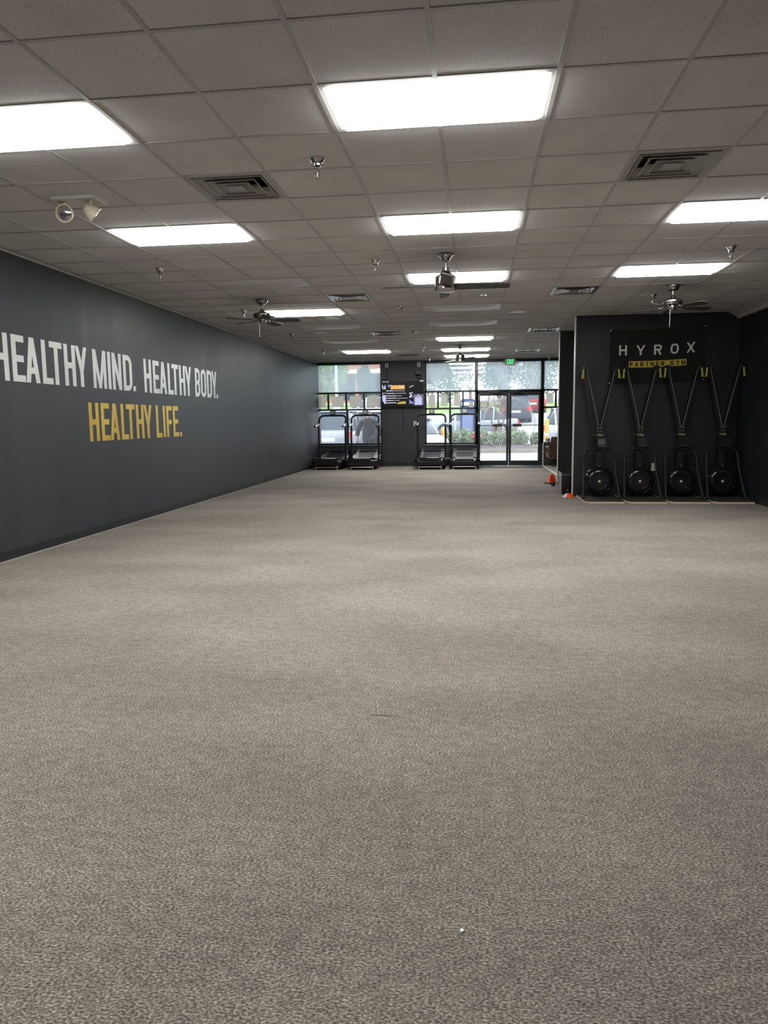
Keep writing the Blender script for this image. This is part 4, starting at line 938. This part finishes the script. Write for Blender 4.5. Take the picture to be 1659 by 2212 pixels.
# cars
PC = {}
def paint(c):
    if c not in PC: PC[c] = mat('car_paint', c, .25, .3)
    return PC[c]
def car(x, y, rz, kind, c, label, z=0):
    t = thing('car', label, 'car', (x, y, z), rz, 'cars in the parking lot')
    suv = kind == 'suv'; Lc, W, H, hood = (4.6, 1.86, 1.72, .98) if suv else (4.6, 1.80, 1.45, .84)
    # length along +y: rear 0, front Lc
    def loft(st, m, nm, n=4):
        b = MB(); rings = []
        for (yy, w0, z0, w1, z1, r) in st:
            pts = rrect(-1, 0, 1, 1, (.12, .12, .22, .22), n)
            rings.append([b.v((px*(w0+(w1-w0)*pz)/2, yy, z0+(z1-z0)*pz)) for px, pz in pts])
        k = len(rings[0])
        for A, B in zip(rings, rings[1:]):
            for j in range(k): b.f([A[j], A[(j+1) % k], B[(j+1) % k], B[j]])
        b.f(rings[0][::-1]); b.f(rings[-1]); return b.build(nm, m, t, smooth=True)
    zb = .26
    loft([(0, W*.9, .42, W*.88, hood*.96, 0), (.12, W, zb, W*.95, hood+.04, 0), (1.0, W, zb, W*.97, hood+.02, 0), (3.2, W, zb, W*.96, hood, 0), (4.1, W*.98, zb, W*.92, hood-.1, 0), (4.45, W*.92, .3, W*.86, hood-.2, 0), (Lc, W*.8, .4, W*.78, hood-.3, 0)], paint(c), 'body')
    r0_, r1_, r2_, r3_ = (.12, .5, 2.5, 3.35) if suv else (.55, 1.25, 2.5, 3.4)
    loft([(r0_, W*.9, hood-.05, W*.84, hood+.05, 0), (r1_, W*.92, hood-.05, W*.72, H-.04, 0), (r2_, W*.92, hood-.05, W*.72, H-.03, 0), (r3_, W*.9, hood-.06, W*.84, hood, 0)], M['cglass'], 'windows')
    loft([(r1_-.12, W*.68, H-.07, W*.6, H-.02, 0), (r1_+.2, W*.74, H-.06, W*.66, H, 0), (r2_-.1, W*.74, H-.06, W*.66, H+.0, 0), (r2_+.1, W*.68, H-.08, W*.6, H-.04, 0)], paint(c), 'roof')
    for s_ in (-1, 1):
        for ym in (r1_+.0, (r1_+r2_)/2, r2_): MB().beam((s_*W*.462, ym, hood-.03), (s_*W*.358, ym+(-.05 if ym == r1_ else 0), H-.05), .05, .07).build('pillar', paint(c), t)
        for yw in (.85, 3.65):
            wh = MB().lathe([(.20, -.1), (.31, -.1), (.335, -.07), (.335, .07), (.31, .1), (.20, .1)], (s_*(W/2-.09), yw, .335), Matrix.Rotation(PI/2, 3, 'Y'), 24).build('wheel', M['tyre'], t, smooth=True)
            MB().lathe([(0, s_*.085), (.05, s_*.09), (.19, s_*.08), (.205, s_*.1)], (s_*(W/2-.09), yw, .335), Matrix.Rotation(PI/2, 3, 'Y'), 20).build('hub', M['silver'], wh, smooth=True)
        MB().obox((s_*W*.40, .03, hood-.14), (.22, .14, .26 if suv else .16), Matrix.Rotation(0, 3, 'Z')).build('tail_lamp', M['tail'], t, bevel=.03)
        hl = MB().prism([(0, 0), (.36, .05), (.42, .17), (.2, .16), (.02, .08)], lambda u, v, d: (s_*(W*.30+u*.36), Lc-.06-.55*u+d, hood-.36+v), -.05, .02).build('head_lamp', M['head'], t)
        MB().obox((s_*(W/2+.06), 2.95, hood+.06), (.2, .1, .14), Matrix.Identity(3)).build('side_mirror', paint(c), t, bevel=.03)
    MB().box(-.6, Lc-.03, .42, .6, Lc+.01, .55).build('grille', M['blk'], t); MB().box(-.26, -.02, hood-.36, .26, .01, hood-.24).build('number_plate', M['etch'], t)
    return t
car(-5.05, 25.0, 0, 'suv', (.34, .37, .41), 'silver car with its dark rear window behind the first treadmill')
car(-2.7, 32.0, PI/2, 'suv', (.01, .011, .013), 'black car behind the person in the window')
car(-3.05, 29.6, math.radians(199), 'sedan', (.45, .47, .5), 'white car corner with headlight just past the television pillar')
car(2.2, 37.5, PI/2, 'sedan', (.26, .30, .34), 'silver sedan beyond the shrubs, seen through the first door leaf', gz(37.5)+.02)
car(2.45, 43.5, 0, 'suv', (.09, .10, .12), 'dark grey car seen through the second door leaf', gz(43.5))
car(3.0, 32.9, -PI/2, 'suv', (.42, .46, .5), 'white car behind the yellow bollard beside the doors', .1)
car(-4.0, 45.0, PI/2, 'sedan', (.7, .72, .75), 'white car far up the slope above the person', gz(45.5))
car(3.85, 49.5, 0, 'suv', (.26, .04, .05), 'red car far back at the hinge edge of the second door leaf', gz(50)-.1)
# person seen from behind
def skin_mesh(name, verts, edges, m, parent=None, sub=2):
    me = bpy.data.meshes.new(name); me.from_pydata([v[0] for v in verts], edges, []); o = bpy.data.objects.new(name, me); COL.objects.link(o)
    mod = o.modifiers.new('skin', 'SKIN'); mod.use_smooth_shade = True
    for i, v in enumerate(verts):
        r = v[1]; me.skin_vertices[0].data[i].radius = r if isinstance(r, tuple) else (r, r)
    me.skin_vertices[0].data[0].use_root = True
    o.modifiers.new('sub', 'SUBSURF').levels = sub
    bpy.context.view_layer.update()
    nm = bpy.data.meshes.new_from_object(o.evaluated_get(bpy.context.evaluated_depsgraph_get())); bpy.data.objects.remove(o)
    nm.materials.clear(); nm.materials.append(m); nm.name = name
    for p in nm.polygons: p.use_smooth = True
    q = bpy.data.objects.new(name, nm); COL.objects.link(q)
    if parent: q.parent = parent
    return q
pv = [((0, 0, .88), (.15, .11)), ((0, .01, 1.05), (.14, .10)), ((0, .02, 1.25), (.17, .11)), ((0, .02, 1.36), (.12, .09)), ((0, .03, 1.42), .055), ((.01, .05, 1.48), .06), ((.015, .06, 1.545), (.073, .085)), ((.015, .055, 1.61), (.06, .07)),
      ((-.19, .02, 1.34), .062), ((-.30, .03, 1.10), .048), ((-.37, .12, .86), .036), ((-.385, .15, .79), .032), ((.19, .02, 1.34), .062), ((.31, .03, 1.10), .048), ((.38, .12, .86), .036), ((.395, .15, .79), .032),
      ((-.10, 0, .82), .10), ((-.11, .01, .47), .065), ((-.12, -.02, .10), .042), ((-.125, .10, .045), .04), ((.10, 0, .82), .10), ((.11, .01, .47), .065), ((.12, -.02, .10), .042), ((.125, .10, .045), .04)]
pe = [(0, 1), (1, 2), (2, 3), (3, 4), (4, 5), (5, 6), (6, 7), (3, 8), (8, 9), (9, 10), (10, 11), (3, 12), (12, 13), (13, 14), (14, 15), (0, 16), (16, 17), (17, 18), (18, 19), (0, 20), (20, 21), (21, 22), (22, 23)]
for s_, hi in ((-1, 11), (1, 15)):
    hx, hy, hz = pv[hi][0]
    k0 = len(pv); pv.append(((hx-s_*.005, hy+.03, hz-.045), (.018, .036))); pe.append((hi, k0))
    for q, (dx, ln) in enumerate(((-.03, .07), (-.01, .08), (.012, .075), (.032, .06))):
        k = len(pv); pv.append(((hx+dx*.5, hy+.04+dx, hz-.085), .010)); pv.append(((hx+dx*.4-s_*.012, hy+.05+dx, hz-.085-ln*.8), .008)); pe += [(k0, k), (k, k+1)]
    k = len(pv); pv.append(((hx-s_*.035, hy+.045, hz-.055), .011)); pv.append(((hx-s_*.05, hy+.055, hz-.095), .009)); pe += [(k0, k), (k, k+1)]
pr = skin_mesh('person', pv, pe, M['skin']); tag(pr, 'person in a black jacket seen from behind outside the window behind the second treadmill', 'person')
jv = [((0, 0, .66), (.245, .18)), ((0, .0, .80), (.235, .175)), ((0, .01, 1.02), (.22, .165)), ((0, .02, 1.22), (.215, .155)), ((0, .02, 1.35), (.14, .12)), ((0, .03, 1.43), (.078, .08)),
      ((-.225, .02, 1.31), .095), ((-.335, .03, 1.08), .09), ((-.395, .10, .85), .072), ((.225, .02, 1.31), .095), ((.345, .03, 1.08), .09), ((.405, .10, .85), .072)]
skin_mesh('jacket', jv, [(0, 1), (1, 2), (2, 3), (3, 4), (4, 5), (4, 6), (6, 7), (7, 8), (4, 9), (9, 10), (10, 11)], M['jacket'], pr)
skin_mesh('trousers', [((0, 0, .86), (.165, .125)), ((-.10, 0, .78), .115), ((-.11, .01, .47), .082), ((-.12, -.02, .09), .065), ((.10, 0, .78), .115), ((.11, .01, .47), .082), ((.12, -.02, .09), .065)], [(0, 1), (1, 2), (2, 3), (0, 4), (4, 5), (5, 6)], M['jean'], pr)
MB().lathe([(0, .088), (.045, .08), (.075, .045), (.083, 0), (.08, -.035), (.066, -.06)], (.015, .045, 1.568), Matrix.Rotation(.25, 3, 'X'), 20).build('hair', M['hair'], pr, smooth=True)
for s_ in (-1, 1): MB().tube([(s_*.12, -.02, .05), (s_*.125, .10, .04), (s_*.128, .17, .035)], [.052, .05, .036], 10).build('shoe', M['blk'], pr, smooth=True)
pr.location = (-3.31, 23.0, 0); pr.scale = (.99, .99, .99)
# storefront and trees beyond
t = thing('storefront', 'orange brick storefront far beyond the parking lot', 'building', (-13.2, 84, gz(84)-.1))
MB().box(-7, 0, 0, 7, 10, 7.2).build('wall', M['brick'], t); MB().box(-7.3, -.3, 7.2, 7.3, 10.3, 8.1).build('roof', M['pole'], t); MB().box(-7, -1.2, 3.4, 7, 0, 3.8).build('awning', M['etch'], t)
for k in range(4): MB().box(-6+k*3.2, -.05, .4, -3.6+k*3.2, 0, 3.1).build('window', M['cglass'], t)
def tree(x, y, h, w_, m, label, n=3000, size=.19, low=.08):
    t = thing('tree', label, 'tree', (x, y, gz(y)-.1), 0, 'trees beyond the parking lot')
    MB().tube([(0, 0, 0), (.1, 0, h*.4), (0, .1, h*.75)], [.22, .16, .08], 8).build('trunk', M['twig'], t, smooth=True)
    bl = [(0, 0, h*.62, w_, w_, h*(.62-low)*.95)]+[(rng.uniform(-.6, .6)*w_, rng.uniform(-.5, .5)*w_, h*rng.uniform(low+.12, .85), w_*.55, w_*.55, h*.2) for _ in range(5)]
    vs, fs = leaves(bl, n, size, rng); mesh_obj('crown', vs, fs, M[m], t)
def baretree(x, y, h, label):
    t = thing('tree', label, 'tree', (x, y, gz(y)-.1), 0, 'trees beyond the parking lot'); b = MB()
    MB().tube([(0, 0, 0), (0, 0, h*.25)], [.16, .12], 8).build('trunk', M['twig'], t)
    for k in range(4):
        d = Vector((.45*math.cos(k*1.6), .45*math.sin(k*1.6), 1)).normalized(); branch(b, Vector((0, 0, h*.22)), d, h*.27, .08, 0, rng, 4)
    b.build('branches', M['bare'], t)
for a in [(-12.0, 58, 5.6, 2.1, 'leafy', 'yellow-green tree at the edge of the corner window', 3600), (-12.6, 66, 5.0, 1.1, 'leafg', 'green tree beside the light pole in the corner window'), (-10.7, 72, 3.4, .75, 'leafd', 'small blue-green tree before the orange storefront'),
          (-17.0, 63, 6, 2.4, 'leafy', 'yellow-green tree hidden mostly by the charcoal wall'), (-2.4, 70, 5.6, 2.2, 'leafg', 'green tree in the middle window above the posters'), (2.3, 67.5, 5.4, 1.9, 'leafd', 'blue-green tree straight above the double doors'),
          (5.9, 70, 5.8, 2.2, 'leafg', 'green tree above the second door leaf'), (10.0, 66, 6, 2.3, 'leafg', 'green tree in the window beside the dark wall end'), (-5.0, 66, 6, 1.9, 'leafd', 'blue-green tree behind the television pillar')]: tree(*a)
for x, y, h, l in ((-3.2, 57, 4.6, 'bare purple-grey tree in the middle window, nearest the pillar'), (-.3, 62, 4.8, 'bare purple-grey tree in the middle window beside the door post'), (2.4, 57, 4.6, 'bare purple-grey tree above the first door leaf'), (4.9, 63, 4.8, 'bare purple-grey tree above the second door leaf'), (7.4, 57, 4.6, 'bare purple-grey tree in the window by the dark wall end')): baretree(x, y, h, l)
